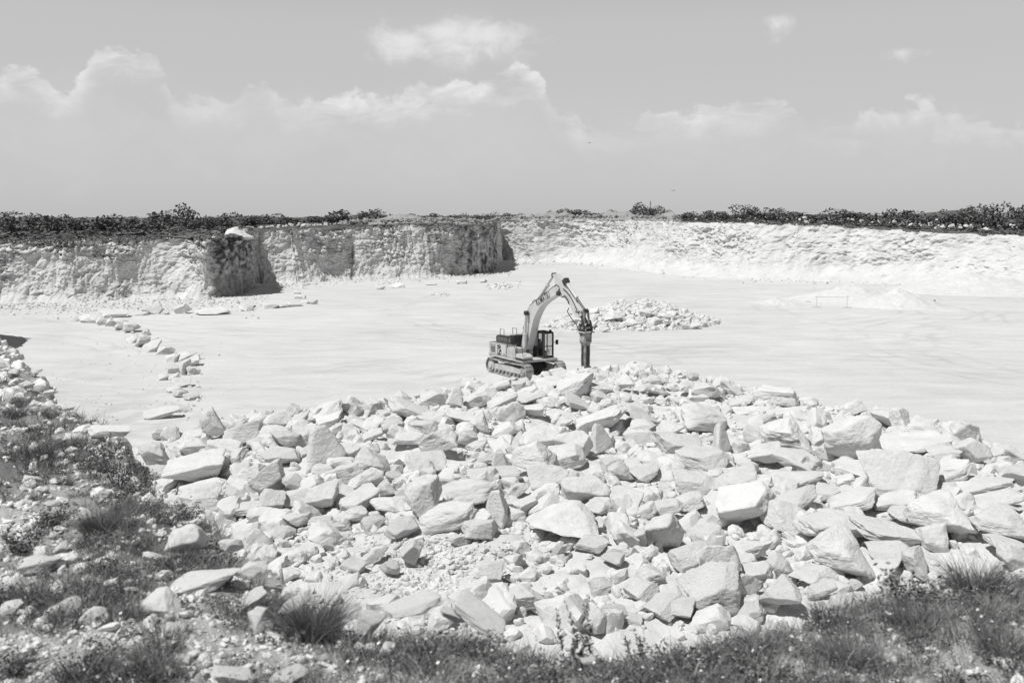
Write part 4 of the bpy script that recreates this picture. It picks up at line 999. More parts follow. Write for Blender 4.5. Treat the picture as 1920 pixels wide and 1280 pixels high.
    # writing on the boom's flank
    cu = bpy.data.curves.new('lettering', 'FONT'); cu.body = 'KOMATSU'; cu.align_x = 'LEFT'; cu.extrude = 0.004; cu.size = 1.0; cu.offset = 0.014
    tmp = bpy.data.objects.new('tmp_text', cu); C.objects.link(tmp)
    dg = bpy.context.evaluated_depsgraph_get(); me = bpy.data.meshes.new_from_object(tmp.evaluated_get(dg)); bpy.data.objects.remove(tmp)
    a = Z(622, 436); b_ = Z(765, 338); ang = math.atan2(b_[1] - a[1], b_[0] - a[0]); ln = math.hypot(b_[0] - a[0], b_[1] - a[1])
    co = np.empty(len(me.vertices) * 3); me.vertices.foreach_get('co', co); co = co.reshape(-1, 3)
    wdt = co[:, 0].max(); hgt = co[:, 1].max(); tx = Z(622, 400); hh = 0.46
    Xl, Zl = co[:, 0] / wdt * ln, co[:, 1] / hgt * hh
    out = np.stack([a[0] + Xl * math.cos(ang) - Zl * math.sin(ang), -0.296 - co[:, 2], a[1] + Xl * math.sin(ang) + Zl * math.cos(ang)], 1)
    me.vertices.foreach_set('co', out.ravel()); me.materials.clear(); me.materials.append(M_DECAL); me.update()
    me.name = 'lettering'; link('lettering', me, boom)
    # hoses along the boom
    def hose(pxs, y, r, par, nm='hose'):
        bm = nb(); tube_bm(bm, [(p[0], y, p[1]) for p in pxs], r, 6); bm_obj(nm, bm, M_BLACK, par)
    off = lambda q, dx, dy: Z(q[0] + dx, q[1] + dy)
    hose([off(q, -7, -5) for q in [(455, 780), (470, 660), (490, 535), (510, 478), (540, 428), (600, 380), (700, 300), (790, 228)]], -0.16, 0.03, boom)
    hose([off(q, -9, -10) for q in [(455, 780), (470, 660), (490, 535), (510, 475), (540, 424), (600, 376), (700, 294), (800, 210), (850, 225), (870, 260)]], 0.1, 0.03, boom)
    hose([Z(*q) for q in [(545, 432), (552, 380), (575, 366), (590, 380)]], -0.1, 0.025, boom)
    hose([Z(*q) for q in [(800, 215), (825, 205), (850, 225), (862, 270), (880, 320)]], -0.2, 0.035, boom)
    # boom cylinders
    def cyl(name, p, q, yy, r, frac, par):
        p, q = Vector((p[0], yy, p[1])), Vector((q[0], yy, q[1])); m_ = p.lerp(q, frac)
        bm = nb(); tube_bm(bm, [p, m_], r, 14); tube_bm(bm, [m_ - (m_ - p).normalized() * .06, m_ + (m_ - p).normalized() * .05], r * 1.2, 14); c = bm_obj(name, bm, M_PAINT, par, smooth=False)
        bm = nb(); tube_bm(bm, [m_, q], r * .58, 10); bm_obj('rod', bm, M_CHROME, c)
        bm = nb(); tube_bm(bm, [q + Vector((0, -.12, 0)), q + Vector((0, .12, 0))], r * 1.25, 12); bm_obj('pin', bm, M_DARK, c)
    foot = Z(508, 985); head = Z(531, 508)
    for yy in (-0.48, 0.48): cyl('boom_cylinder', foot, head, yy, 0.125, 0.52, root)
    # arm -------------------------------------------------------
    Y_ = lambda X, Y: ex_plane(1000 + X / 5.82, 500 + Y / 5.82, -0.2)
    arm_px = [(205, 90), (222, 82), (245, 92), (300, 150), (335, 235), (362, 285), (430, 375), (500, 470), (530, 515), (520, 545), (490, 560), (455, 548), (420, 480), (395, 425), (340, 345), (300, 338), (268, 310), (240, 210), (222, 125)]
    bm = nb(); prism_bm(bm, [Y_(*q) for q in arm_px], -0.21, 0.21); arm = bm_obj('arm', bm, M_PAINT, root, bevel=0.012)
    pv = Y_(285, 295); bm = nb(); tube_bm(bm, [(pv[0], -.36, pv[1]), (pv[0], .36, pv[1])], .16, 16); bm_obj('pivot_pin', bm, M_DARK, arm)
    cyl('arm_cylinder', Z(585, 385), ex_plane(1036.6, 516.5, -.1), 0.0, 0.125, 0.62, root)
    cyl('bucket_cylinder', Y_(325, 165), Y_(545, 487), 0.0, 0.105, 0.55, arm)
    bm = nb(); p = Y_(325, 170); box_bm(bm, (p[0] - .16, -.17, p[1] - .12), (p[0] + .16, .17, p[1] + .22), Matrix.Rotation(.9, 3, 'Y'), (p[0], 0, p[1])); bm_obj('cylinder_bracket', bm, M_DARK, arm)
    hose([Y_(*q) for q in [(330, 245), (365, 272), (405, 320), (440, 385), (470, 455), (500, 520)]], -0.245, 0.028, arm)
    hose([Y_(*q) for q in [(320, 340), (350, 320), (385, 370), (395, 410)]], -0.26, 0.035, arm)
    hose([Y_(*q) for q in [(395, 455), (378, 490), (400, 535), (440, 590), (480, 640), (500, 690)]], -0.25, 0.03, arm)
    hose([Y_(*q) for q in [(318, 335), (305, 300), (340, 250), (350, 275)]], 0.24, 0.03, arm)
    # breaker ---------------------------------------------------
    Hc = lambda X, Y: ex_plane(1000 + X / 5.82, 500 + Y / 5.82, 0.0)
    top, bot = Hc(572, 722), Hc(572, 1092); hx = top[0]; zt, zb = top[1], bot[1]
    Ht = zt - zb
    def oct_(h, z, cy=0, cut=.25, sx=1.0):
        a = h; c = h * cut
        return [(hx + sx * q[0], cy + q[1], z) for q in ((a, -a + c), (a, a - c), (a - c, a), (-a + c, a), (-a, a - c), (-a, -a + c), (-a + c, -a), (a - c, -a))]
    bm = nb(); rings = []
    for (f, h) in ((0, .29), (.02, .305), (.27, .305), (.345, .235), (.99, .225), (1.0, .20)):
        rings.append([bm.verts.new(q) for q in oct_(h, zt - f * Ht)])
    for i in range(len(rings) - 1):
        for k in range(8): bm.faces.new((rings[i][k], rings[i][(k + 1) % 8], rings[i + 1][(k + 1) % 8], rings[i + 1][k]))
    bm.faces.new(rings[0]); bm.faces.new(rings[-1][::-1])
    brk = bm_obj('breaker', bm, M_STEEL, root)
    bm = nb(); box_bm(bm, (hx - .42, -.42, zt + .005), (hx + .42, .42, zt + .075)); bm_obj('mounting_plate', bm, M_PAINT2, brk, bevel=0.01)
    for sy in (-1, 1):
        bm = nb(); q0 = Y_(520, 540)
        prism_bm(bm, [(hx - .34, zt + .078), (hx + .30, zt + .078), (hx + .26, zt + .45), (hx + .1, zt + .78), (hx - .1, zt + .80), (hx - .36, zt + .42)], sy * .30 - .03, sy * .30 + .03); bm_obj('mounting_bracket', bm, M_DARK, brk, bevel=0.008)
    for (x_, z_) in ((hx - .05, zt + .62), (hx + .12, zt + .3), (hx - .2, zt + .3)):
        bm = nb(); tube_bm(bm, [(x_, -.4, z_), (x_, .4, z_)], .075, 12); bm_obj('pin', bm, M_STEEL, brk)
    bm = nb(); tube_bm(bm, [(hx, 0, zb + .02), (hx, 0, zb - .45), (hx, 0, zb - .62)], [.085, .085, .02], 12); bm_obj('chisel', bm, M_STEEL, brk)
    bm = nb(); box_bm(bm, (hx + .225, -.11, zt - .95 * Ht), (hx + .24, .11, zt - .38 * Ht)); box_bm(bm, (hx - .11, -.24, zt - .95 * Ht), (hx + .11, -.225, zt - .38 * Ht)); bm_obj('wear_plate', bm, M_DARK, brk)
    # linkage from arm to breaker bracket
    l0 = Y_(545, 490); l1 = (hx + .12, zt + .55); a0 = Y_(500, 530)
    for yy in (-.17, .17):
        bm = nb(); tube_bm(bm, [(l0[0], yy, l0[1]), (l1[0], yy, l1[1])], .07, 8); bm_obj('link', bm, M_STEEL, arm)
        bm = nb(); tube_bm(bm, [(l0[0], yy * 1.3, l0[1]), (a0[0] - .35, yy * 1.3, a0[1] + .2)], .055, 8); bm_obj('link', bm, M_STEEL, arm)
    bm = nb(); tube_bm(bm, [(a0[0], 0, a0[1]), ((a0[0] + hx) / 2, 0, (a0[1] + zt + .6) / 2), (hx - .05, 0, zt + .62)], .17, 10); bm_obj('arm_tip', bm, M_DARK, arm)
    hose([(hx - .35, zt + .55), (hx - .5, zt + .3), (hx - .42, zt - .05), (hx - .33, zt - .12)], -0.2, .035, brk)
    hose([(hx + .2, zt + .6), (hx + .45, zt + .4), (hx + .42, zt), (hx + .33, zt - .1)], 0.15, .035, brk)
    return root
build_excavator()

# ---------------------------------------------------------------- small site objects
M_PIPE = mat_simple('pale_pipe', 0.52, 0.5)
def small_things():
    # thin metal frame standing on the floor at the right
    a, b_ = at(1531, 576, 0), at(1588, 577, 0); h = 20 * a[1] / F
    root = bpy.data.objects.new('metal_frame', None); C.objects.link(root); root.location = a
    tag(root, 'thin rectangular pipe frame standing before the gravel piles', 'metal frame')
    d = b_ - a
    for q in (Vector((0, 0, 0)), Vector(d)):
        bm = nb(); tube_bm(bm, [q, q + Vector((0, 0, h))], 0.03, 8); bm_obj('post', bm, M_PIPE, root)
        bm = nb(); tube_bm(bm, [q + Vector((-.5, 0, .04)), q + Vector((.5, 0, .04))], 0.05, 8); bm_obj('foot', bm, M_PIPE, root)
    bm = nb(); tube_bm(bm, [Vector((-.2, 0, h)), Vector(d) + Vector((.2, 0, h))], 0.03, 8); bm_obj('top_rail', bm, M_PIPE, root)
    p = at(1752, 573, 0); bm = nb(); tube_bm(bm, [(0, 0, -.05), (0, 0, .65), (0, 0, .72)], [.13, .12, .05], 10)
    o = bm_obj('marker_post', bm, M_DARK, None); o.location = p; tag(o, 'short dark marker post right of the gravel cone', 'post')
    # radio mast far beyond the rim
    q = rim_at_u(1217, 260); q[2] = 9.6
    root = bpy.data.objects.new('radio_mast', None); C.objects.link(root); root.location = q
    tag(root, 'thin lattice radio mast on the skyline above the far face', 'mast')
    k = math.hypot(q[0], q[1]) / F; hh = 30 * k; r0 = 2.2 * k
    for i in range(3):
        a_ = i * 2.094; bm = nb(); tube_bm(bm, [(r0 * math.cos(a_), r0 * math.sin(a_), 0), (.3 * r0 * math.cos(a_), .3 * r0 * math.sin(a_), hh)], .09, 6); bm_obj('leg', bm, M_STEEL, root)
    bm = nb()
    for j in range(14):
        f = j / 14; rr = r0 * (1 - .7 * f); z = hh * f
        pts = [(rr * math.cos(i * 2.094), rr * math.sin(i * 2.094), z + (hh / 14 if i % 2 else 0)) for i in range(4)]
        tube_bm(bm, pts, .05, 4)
    bm_obj('bracing', bm, M_STEEL, root)
    # pale tipped heap on the rim above the dark corner
    p = rim_at_u(450, 1.5); V, Fc = rock_shape('round', 777, 5, 1.6)
    o = link('gravel_pile', np_mesh('gravel_pile', V * np.array([2.1, 1.6, .95]), Fc, M_HEAP)); o.location = (p[0], p[1], p[2] + .15); tag(o, 'bright white tipped heap on the rim above the dark cliff corner', 'gravel pile')
    # birds
    for n_, (u, v, lab) in enumerate([(1103, 269, 'tiny dark bird high in the sky above the breaker'), (1261, 358, 'tiny dark bird low over the far rim, right of the mast')]):
        d = pix_dir(u, v); P = np.array([0, 0, EYE]) + d * 140
        bm = nb()
        vs = [bm.verts.new(c) for c in ((0, -.2, 0), (.05, 0, .04), (0, .2, 0), (-.05, 0, .04), (0, 0, -.05))]
        for f in ((0, 1, 4), (1, 2, 4), (2, 3, 4), (3, 0, 4), (0, 3, 1), (1, 3, 2)): bm.faces.new([vs[i] for i in f])
        for s in (-1, 1):
            w = [bm.verts.new(c) for c in ((0, .05, .03), (s * .22, .08, .14), (s * .42, -.02, .06), (s * .2, -.06, .12), (0, -.07, .03))]; bm.faces.new(w)
        o = bm_obj('bird', bm, M_BLACK); o.location = P; tag(o, lab, 'bird', 'birds in the sky')
    # far hill on the right
    q = np.array([at(1790, 405, 0)[0] / at(1790, 405, 0)[1] * 5200, 5200.0, 5.0])
    xs = np.linspace(-420, 420, 60); ys = np.linspace(-200, 200, 8); X, Y = np.meshgrid(xs, ys, indexing='ij')
    Z = 36 * np.exp(-(X / 190) ** 2) * (1 - (Y / 200) ** 2) + 3 * np.sin(X / 37) * np.exp(-(X / 250) ** 2) - 8
    o = link('hill', np_mesh('hill', np.stack([X.ravel(), Y.ravel(), Z.ravel()], 1), grid_faces(60, 8), M_PLATEAU)); o.location = q; tag(o, kind='structure')
small_things()

# ---------------------------------------------------------------- vegetation
def leaf_cloud(n, r, size, seed, lobes=9, squash=0.75):
    """leaf-sized faces spread through a lumpy crown of radius about 1"""
    g = np.random.default_rng(seed)
    cen = g.normal(0, .5, (lobes, 3)) * np.array([1, 1, squash * .8]); rad = g.uniform(.3, .58, lobes)
    k = g.integers(lobes, size=n); d = g.normal(0, 1, (n, 3)); d /= np.linalg.norm(d, axis=1)[:, None]
    P = cen[k] + d * (rad[k] * g.uniform(.55, 1.08, n))[:, None]
    P[:, 2] = np.maximum(P[:, 2] + squash * .75, 0.02 * g.uniform(size=n))
    a = g.normal(0, 1, (n, 3)); a /= np.linalg.norm(a, axis=1)[:, None]; b = np.cross(a, g.normal(0, 1, (n, 3))); b /= np.linalg.norm(b, axis=1)[:, None]
    s = size * g.uniform(.6, 1.4, n)[:, None]
    V = np.stack([P - a * s, P + b * s * .55, P + a * s, P - b * s * .55], 1).reshape(-1, 3) * r
    return V, np.arange(4 * n).reshape(-1, 4)
CROWNS = [np_mesh('crown', *leaf_cloud(900, 1.0, .10, 300 + i, 7 + i % 5, .6 + .08 * (i % 4)), M_LEAF, False) for i in range(8)]
CROWNS_PALE = [np_mesh('crown', *leaf_cloud(420, 1.0, .085, 400 + i, 6, .7), M_LEAF_PALE, False) for i in range(3)]
def trunk_mesh(seed):
    g = np.random.default_rng(seed); bm = nb()
    for k in range(4):
        a = g.uniform(0, 6.28); t = g.uniform(.25, .6)
        tube_bm(bm, [(0.02 * k, 0, -.15), (.12 * math.cos(a), .12 * math.sin(a), .35), (t * math.cos(a), t * math.sin(a), .9)], [.05, .035, .012], 5)
    bmesh.ops.recalc_face_normals(bm, faces=bm.faces); me = bpy.data.meshes.new('trunk'); bm.to_mesh(me); bm.free(); me.materials.append(M_BARK); return me
TRUNKS = [trunk_mesh(i) for i in range(3)]
def bush(P, rx, h, pale=False, name='bush'):
    u_hint = pixel_u(P[0], P[1])
    root = bpy.data.objects.new(name, None); C.objects.link(root); root.location = P
    t = link('trunk', random.choice(TRUNKS), root); t.scale = (rx * .7, rx * .7, h * .6)
    c = link('crown', random.choice(CROWNS_PALE if pale else CROWNS), root); c.scale = (rx, rx, h / (1.22 if u_hint < 1000 else 1.5)); c.rotation_euler = (0, 0, random.uniform(0, 6.28))
    return root
# skyline bushes: (photo column, top row, width in px, metres behind the rim)
SKY_BUSHES = [(15,408,44,45),(60,409,60,50),(112,411,40,45),(150,408,50,48),(215,402,60,42),(262,407,46,50),(310,404,60,46),(362,400,40,40),(392,404,30,44),(430,408,40,50),(470,406,40,48),(508,408,44,52),(548,406,44,50),(600,405,50,55),
 (652,394,64,30),(700,401,44,42),(732,402,40,45),(775,403,34,55),(812,402,34,60),(868,399,26,70),(920,400,24,80),(962,401,30,70),(1055,394,24,60),(1078,391,34,62),(1110,395,30,60),(1150,397,30,60),(1180,391,30,70),(1196,386,36,72),(1222,389,34,70),(1250,394,26,60),
 (1292,393,40,30),(1330,387,40,32),(1352,392,30,30),(1392,389,44,32),(1420,394,34,34),(1450,395,40,36),(1490,395,50,40),(1530,396,40,40),(1570,396,50,42),(1620,396,50,44),(1670,395,50,44),(1720,393,56,44),(1775,391,36,40),(1820,392,50,42),(1862,389,44,38),(1905,387,50,36)]
def place_bushes():
    n = len(SKY_BUSHES); names = []
    for i, (u, vt, w, back) in enumerate(SKY_BUSHES):
        p = rim_at_u(u, back); D = math.hypot(p[0], p[1]); px = D / F
        ztop = EYE - (vt - 402) * px; h = max(1.2, ztop - p[2] + .3)
        o = bush((p[0], p[1], p[2] - .2), w * px * .62, h, pale=(u in (868, 920)))
        where = 'above the left cliff' if u < 500 else 'above the stained middle cliff' if u < 990 else 'above the far face' if u < 1270 else 'above the right face'
        size = 'tall' if w >= 56 else 'mid-sized' if w >= 40 else 'small'
        tone = 'pale sparse' if u in (868, 920) else 'dark'
        names.append((where, f'{size} {tone} bush on the skyline', u, o))
    gr = {}
    for wh, st, u, o in names: gr.setdefault((wh, st), []).append((u, o))
    for (wh, st), l in gr.items():
        l.sort(key=lambda t: t[0])
        for i, (u, o) in enumerate(l):
            tag(o, f'{st} {wh}' + (f', {ORD[i] if i < len(l) - 1 else "rightmost"} of these' if len(l) > 1 else ''), 'bush', 'bushes along the skyline')
place_bushes()
def scrub():
    """the scrub behind the rim, which reads as one dark mass"""
    Vs, Fs, off = [], [], 0
    def put(P, r, h, n, size):
        nonlocal off
        V, Fc = leaf_cloud(n, 1.0, size, int(rng.integers(1e6)), 6, .6)
        Vs.append(V * np.array([r, r, h / 1.4]) + P); Fs.append(Fc + off); off += len(V)
    for i in range(640):
        u = rng.uniform(-120, 660) if i % 2 else rng.uniform(1270, 2050)
        near = 13 if u < 700 else np.interp(u, [1270, 1500, 1920], [10, 14, 8])
        back = near + 80 * rng.uniform() ** 1.6
        p = rim_at_u(u, back); put(p + np.array([0, 0, -.25]), rng.uniform(1.2, 2.8), rng.uniform(.9, 1.9) * (1 - .2 * (back < 20)) * (.62 if u < 700 else .8), 150, .19)
    for i in range(140):
        u = rng.uniform(600, 1300); back = rng.uniform(40, 120); p = rim_at_u(u, back); put(p, rng.uniform(1, 2.2), rng.uniform(.6, 1.3), 130, .14)
    for i in range(500):                # beyond, out to the horizon
        u = rng.uniform(-200, 2100); back = 60 + 500 * rng.uniform() ** 2; p = rim_at_u(u, back); put(p + np.array([0, 0, -.6]), rng.uniform(3, 7), rng.uniform(1.0, 1.9), 90, .16)
    o = link('scrub', np_mesh('scrub', np.concatenate(Vs), np.concatenate(Fs), M_LEAF, False)); tag(o, 'dense dark scrub covering the plateau behind the quarry rim', 'scrub', None, 'stuff')
    # short dry growth along the rim
    Vs, Fs, off = [], [], 0
    for i in range(1500):
        u = rng.uniform(-60, 960) if i % 3 else rng.uniform(1260, 1980); p = rim_at_u(u, rng.uniform(.6, 14)); put(p + np.array([0, 0, -.12]), rng.uniform(.4, 1.0), rng.uniform(.2, .5), 40, .22)
    o = link('dry_growth', np_mesh('dry_growth', np.concatenate(Vs), np.concatenate(Fs), M_LEAF_PALE, False)); tag(o, 'short dry grey growth along the quarry rim', 'undergrowth', None, 'stuff')
scrub()
def spoil():
    """pale spoil heaps behind the far rim and white stones in the scrub"""
    xs = np.linspace(640, 1275, 320); nb_ = 26; V = []
    for u in xs:
        for j in range(nb_):
            back = 6 + 34 * j / (nb_ - 1); p = rim_at_u(u, back); w = math.sin(math.pi * min(1, j / (nb_ - 1)))
            V.append((p[0], p[1], p[2], u, w))
    V = np.array(V); ridge = 0.35 + 0.8 * sstep(vnoise(np.stack([V[:, 3] / 55, V[:, 3] * 0, V[:, 3] * 0], 1), 181), -.6, .7)
    edge = sstep(V[:, 3], 640, 700) * sstep(V[:, 3], 1278, 1255); amp = np.interp(V[:, 3], [640, 760, 1000, 1060, 1130, 1275], [.9, 1.3, 1.0, 1.2, 1.6, 1.7])
    q = V[:, :3].copy(); n = fbm(q / 2.2, 4, 182); d1, val, ed = worley(q / 1.1, 183)
    V[:, 2] += V[:, 4] * amp * ridge * edge * (1 + .9 * n) + .5 * (val - .5) * V[:, 4] - .1
    o = link('spoil_ridge', np_mesh('spoil_ridge', V[:, :3], grid_faces(len(xs), nb_), M_SPOIL)); tag(o, kind='structure')
    P, sz = [], []
    for i in range(1500):
        u = rng.uniform(640, 1275); p = rim_at_u(u, rng.uniform(5, 22)); P.append(p + np.array([0, 0, .5 + .5 * rng.uniform()])); sz.append(.08 + .4 * rng.uniform() ** 3)
    rubble('spoil_rubble', np.array(P), np.array(sz), M_SPOIL, 'grey broken spoil covering the ridge behind the far rim')
    P, sz = [], []
    for i in range(260):
        u = np.clip(rng.normal(1720, 150), 1280, 1960); p = rim_at_u(u, 11 + 50 * rng.uniform()); P.append(p + np.array([0, 0, rng.uniform(.3, 1.2)])); sz.append(.07 + .42 * rng.uniform() ** 4)
    for i in range(60):
        u = rng.uniform(430, 640); p = rim_at_u(u, rng.uniform(6, 25)); P.append(p + np.array([0, 0, .5])); sz.append(.12 + .35 * rng.uniform() ** 2)
    for i in range(170):
        u = rng.uniform(-40, 1960); p = rim_at_u(u, abs(rng.normal(.6, .8))); P.append(p + np.array([0, 0, -.03])); sz.append(.05 + .22 * rng.uniform() ** 3)
    rubble('rubble', np.array(P), np.array(sz), M_RUBBLE, 'white broken stones lying among the scrub and spoil behind the rim')
spoil()

# --- foreground plants on the bank
def blades(n, r, h, w, seed, lean_=0.5, segs=3, spread=1.0):
    g = np.random.default_rng(seed)
    a = g.uniform(0, 6.28, n); q = r * np.sqrt(g.uniform(0, 1, n)); bx, by = q * np.cos(a), q * np.sin(a)
    da = a + g.normal(0, .8, n); ln = lean_ * g.uniform(.2, 1.3, n) * spread; hh = h * g.uniform(.45, 1.1, n); ww = w * g.uniform(.6, 1.3, n)
    V = []
    ts = np.linspace(0, 1, segs + 1)
    px_, py_ = -np.sin(da), np.cos(da)
    tw = g.uniform(-1, 1, n)
    cx, cy = np.cos(da + tw), np.sin(da + tw)
    for t in ts:
        x = bx + np.cos(da) * ln * hh * t ** 1.8; y = by + np.sin(da) * ln * hh * t ** 1.8; z = hh * (t - .25 * ln * t ** 2)
        k = ww * (1 - .92 * t) * .5
        V.append(np.stack([x - cx * k, y - cy * k, z], 1)); V.append(np.stack([x + cx * k, y + cy * k, z], 1))
    V = np.stack(V, 1).reshape(-1, 3); m = 2 * (segs + 1); base = np.arange(n)[:, None] * m
    F_ = np.concatenate([np.stack([base[:, 0] + 2 * s, base[:, 0] + 2 * s + 1, base[:, 0] + 2 * s + 3, base[:, 0] + 2 * s + 2], 1) for s in range(segs)])
    return V, F_
def herb(n, r, h, size, seed):
    """small leafy herb: leaves up thin stems"""
    g = np.random.default_rng(seed); ns = max(4, n // 14)
    a = g.uniform(0, 6.28, ns); l = g.uniform(.3, 1, ns) * r; hs = h * g.uniform(.5, 1, ns)
    k = g.integers(ns, size=n); t = g.uniform(.1, 1, n)
    P = np.stack([np.cos(a[k]) * l[k] * t, np.sin(a[k]) * l[k] * t, hs[k] * t ** .8], 1) + g.normal(0, size * .8, (n, 3)); P[:, 2] = np.abs(P[:, 2])
    u = g.normal(0, 1, (n, 3)); u[:, 2] = np.abs(u[:, 2]) * .6; u /= np.linalg.norm(u, axis=1)[:, None]; b = np.cross(u, g.normal(0, 1, (n, 3))); b /= np.linalg.norm(b, axis=1)[:, None]
    s = size * g.uniform(.6, 1.4, n)[:, None]
    V = np.stack([P, P + u * s * .6 + b * s * .3, P + u * s * 1.3, P + u * s * .6 - b * s * .3], 1).reshape(-1, 3)
    return V, np.arange(4 * n).reshape(-1, 4)
TUFTS = [np_mesh('grass_tuft', *blades(420, .10, .26, .0045, 500 + i, .7), M_GRASS, False) for i in range(5)]
TUFTS_BIG = [np_mesh('grass_tuft', *blades(1500, .11, .30, .0036, 520 + i, .85, 4), M_GRASS, False) for i in range(3)]
HERBS = [np_mesh('foliage', *herb(700, .16, .16, .016, 540 + i), M_HERB, False) for i in range(5)]
SHRUBS = [np_mesh('foliage', *leaf_cloud(2600, 1.0, .035, 560 + i, 12, .7), M_LEAF, False) for i in range(2)]
SPRIGS = []
for i in range(3):
    g = np.random.default_rng(580 + i); Vs, Fs, off = [], [], 0
    for s in range(7):
        a = g.uniform(0, 6.28); tip = np.array([.06 * math.cos(a), .06 * math.sin(a), g.uniform(.14, .24)]); n = 70
        t = g.uniform(.05, 1, n); P = np.outer(t, tip) + np.array([g.normal(0, .035), g.normal(0, .03), 0])
        u = g.normal(0, 1, (n, 3)) * .7 + np.array([0, 0, .9]); u /= np.linalg.norm(u, axis=1)[:, None]; b = np.cross(u, g.normal(0, 1, (n, 3))); b /= np.linalg.norm(b, axis=1)[:, None]
        z = .022 * (1.1 - .5 * t)[:, None]
        Vs.append(np.stack([P, P + u * z * .5 + b * z * .18, P + u * z, P + u * z * .5 - b * z * .18], 1).reshape(-1, 3)); Fs.append(np.arange(4 * n).reshape(-1, 4) + off); off += 4 * n
    SPRIGS.append(np_mesh('foliage', np.concatenate(Vs), np.concatenate(Fs), M_HERB, False))
def bank_point(u, v):
    P = on_bank(u, v); z, d = bank_height(np.array([P[0]]), np.array([P[1]])); return np.array([P[0], P[1], z[0]]), d[0]
PLANTS = [  # photo column, row of the base, width px, mesh set, name ('shrub' here is a leafy herb), label
 (190, 1000, 100, TUFTS_BIG, 'grass_tuft', 'rounded dark grass tuft beside the bare ledge at the left bank'),
 (590, 1185, 165, TUFTS_BIG, 'grass_tuft', 'biggest bushy dark grass tuft, left of the tall leaning stone'),
 (505, 1115, 90, TUFTS, 'grass_tuft', 'dark grass tuft between rounded boulder and propped stone slab'),
 (250, 1115, 90, TUFTS, 'grass_tuft', 'upright grass tuft above the cave-pitted stone'),
 (330, 1065, 110, TUFTS, 'grass_tuft', 'grass tuft in front of the large white boulder on the bank'),
 (120, 1175, 80, TUFTS, 'grass_tuft', 'grass tuft left of the upright white stone'),
 (60, 1130, 80, TUFTS, 'grass_tuft', 'grass tuft below the flat white stone at the left edge'),
 (255, 1165, 70, TUFTS, 'grass_tuft', 'dark grass tuft left of the cave-pitted stone'),
 (40, 1030, 110, HERBS, 'shrub', 'dark leafy herb behind the flat white stone at the left edge'),
 (100, 990, 90, HERBS, 'shrub', 'dark leafy herb left of the rounded grass tuft'),
 (110, 975, 60, TUFTS, 'grass_tuft', 'small grass tuft high on the left bank above the leafy herb'),
 (130, 840, 70, TUFTS, 'grass_tuft', 'grass tuft on the left bank beside the cliff edge block'),
 (75, 860, 80, TUFTS, 'grass_tuft', 'spiky grass tuft on the left bank below the rim'),
 (95, 790, 46, TUFTS, 'grass_tuft', 'grass tuft near the rim of the left bank'),
 (50, 760, 60, TUFTS, 'grass_tuft', 'topmost wide grass tuft on the left bank'),
 (30, 790, 60, TUFTS, 'grass_tuft', 'pale grass tuft at the left edge of the bank'),
 (120, 905, 50, TUFTS, 'grass_tuft', 'small grass tuft beside the round-holed stone on the left bank'),
 (345, 960, 90, HERBS, 'shrub', 'leafy herb at the bank lip below the dark shrub'),
 (400, 1005, 70, HERBS, 'shrub', 'leafy herb beside the large white boulder on the bank'),
 (1080, 1215, 110, SPRIGS, 'weed', 'tall feathery weed at the lip of the bank in the middle'),
 (1200, 1205, 70, SPRIGS, 'weed', 'feathery weed right of the tall middle weed'),
 (965, 1175, 40, SPRIGS, 'weed', 'thin weed beside the long tilted slab at the lip'),
 (1030, 1275, 120, HERBS, 'shrub', 'leafy herb in front of the tall middle weed'),
 (900, 1215, 110, HERBS, 'shrub', 'leafy herb just in front of the long tilted slab'),
 (800, 1225, 120, HERBS, 'shrub', 'dark leafy herb in front of the flat slab at the lip'),
 (1260, 1240, 130, HERBS, 'shrub', 'leafy herb on the right half of the bank, nearest the weeds'),
 (1420, 1200, 130, TUFTS, 'grass_tuft', 'grass tuft at the lip below the grey wedge boulder'),
 (1560, 1150, 140, TUFTS, 'grass_tuft', 'wide grass tuft at the lip below the blocky boulder'),
 (1700, 1130, 150, HERBS, 'shrub', 'dark leafy herb at the lip, left one of the right corner'),
 (1830, 1110, 150, TUFTS, 'grass_tuft', 'dark grass tuft at the lip near the right edge'),
 (1720, 1180, 140, TUFTS, 'grass_tuft', 'dark grass tuft below the lip herbs in the right corner'),
 (1600, 1240, 160, TUFTS, 'grass_tuft', 'dark spiky grass tuft in the lower right'),
 (1880, 1230, 140, TUFTS, 'grass_tuft', 'blurred grass tuft at the lower right edge'),
 (1400, 1265, 130, HERBS, 'shrub', 'leafy herb at the bottom edge right of centre'),
 (160, 1275, 150, TUFTS, 'grass_tuft', 'tall grass tuft at the bottom left, left one'),
 (290, 1270, 140, TUFTS, 'grass_tuft', 'tall grass tuft at the bottom left, right one'),
 (30, 1260, 120, HERBS, 'shrub', 'dark herb in the bottom left corner'),
]
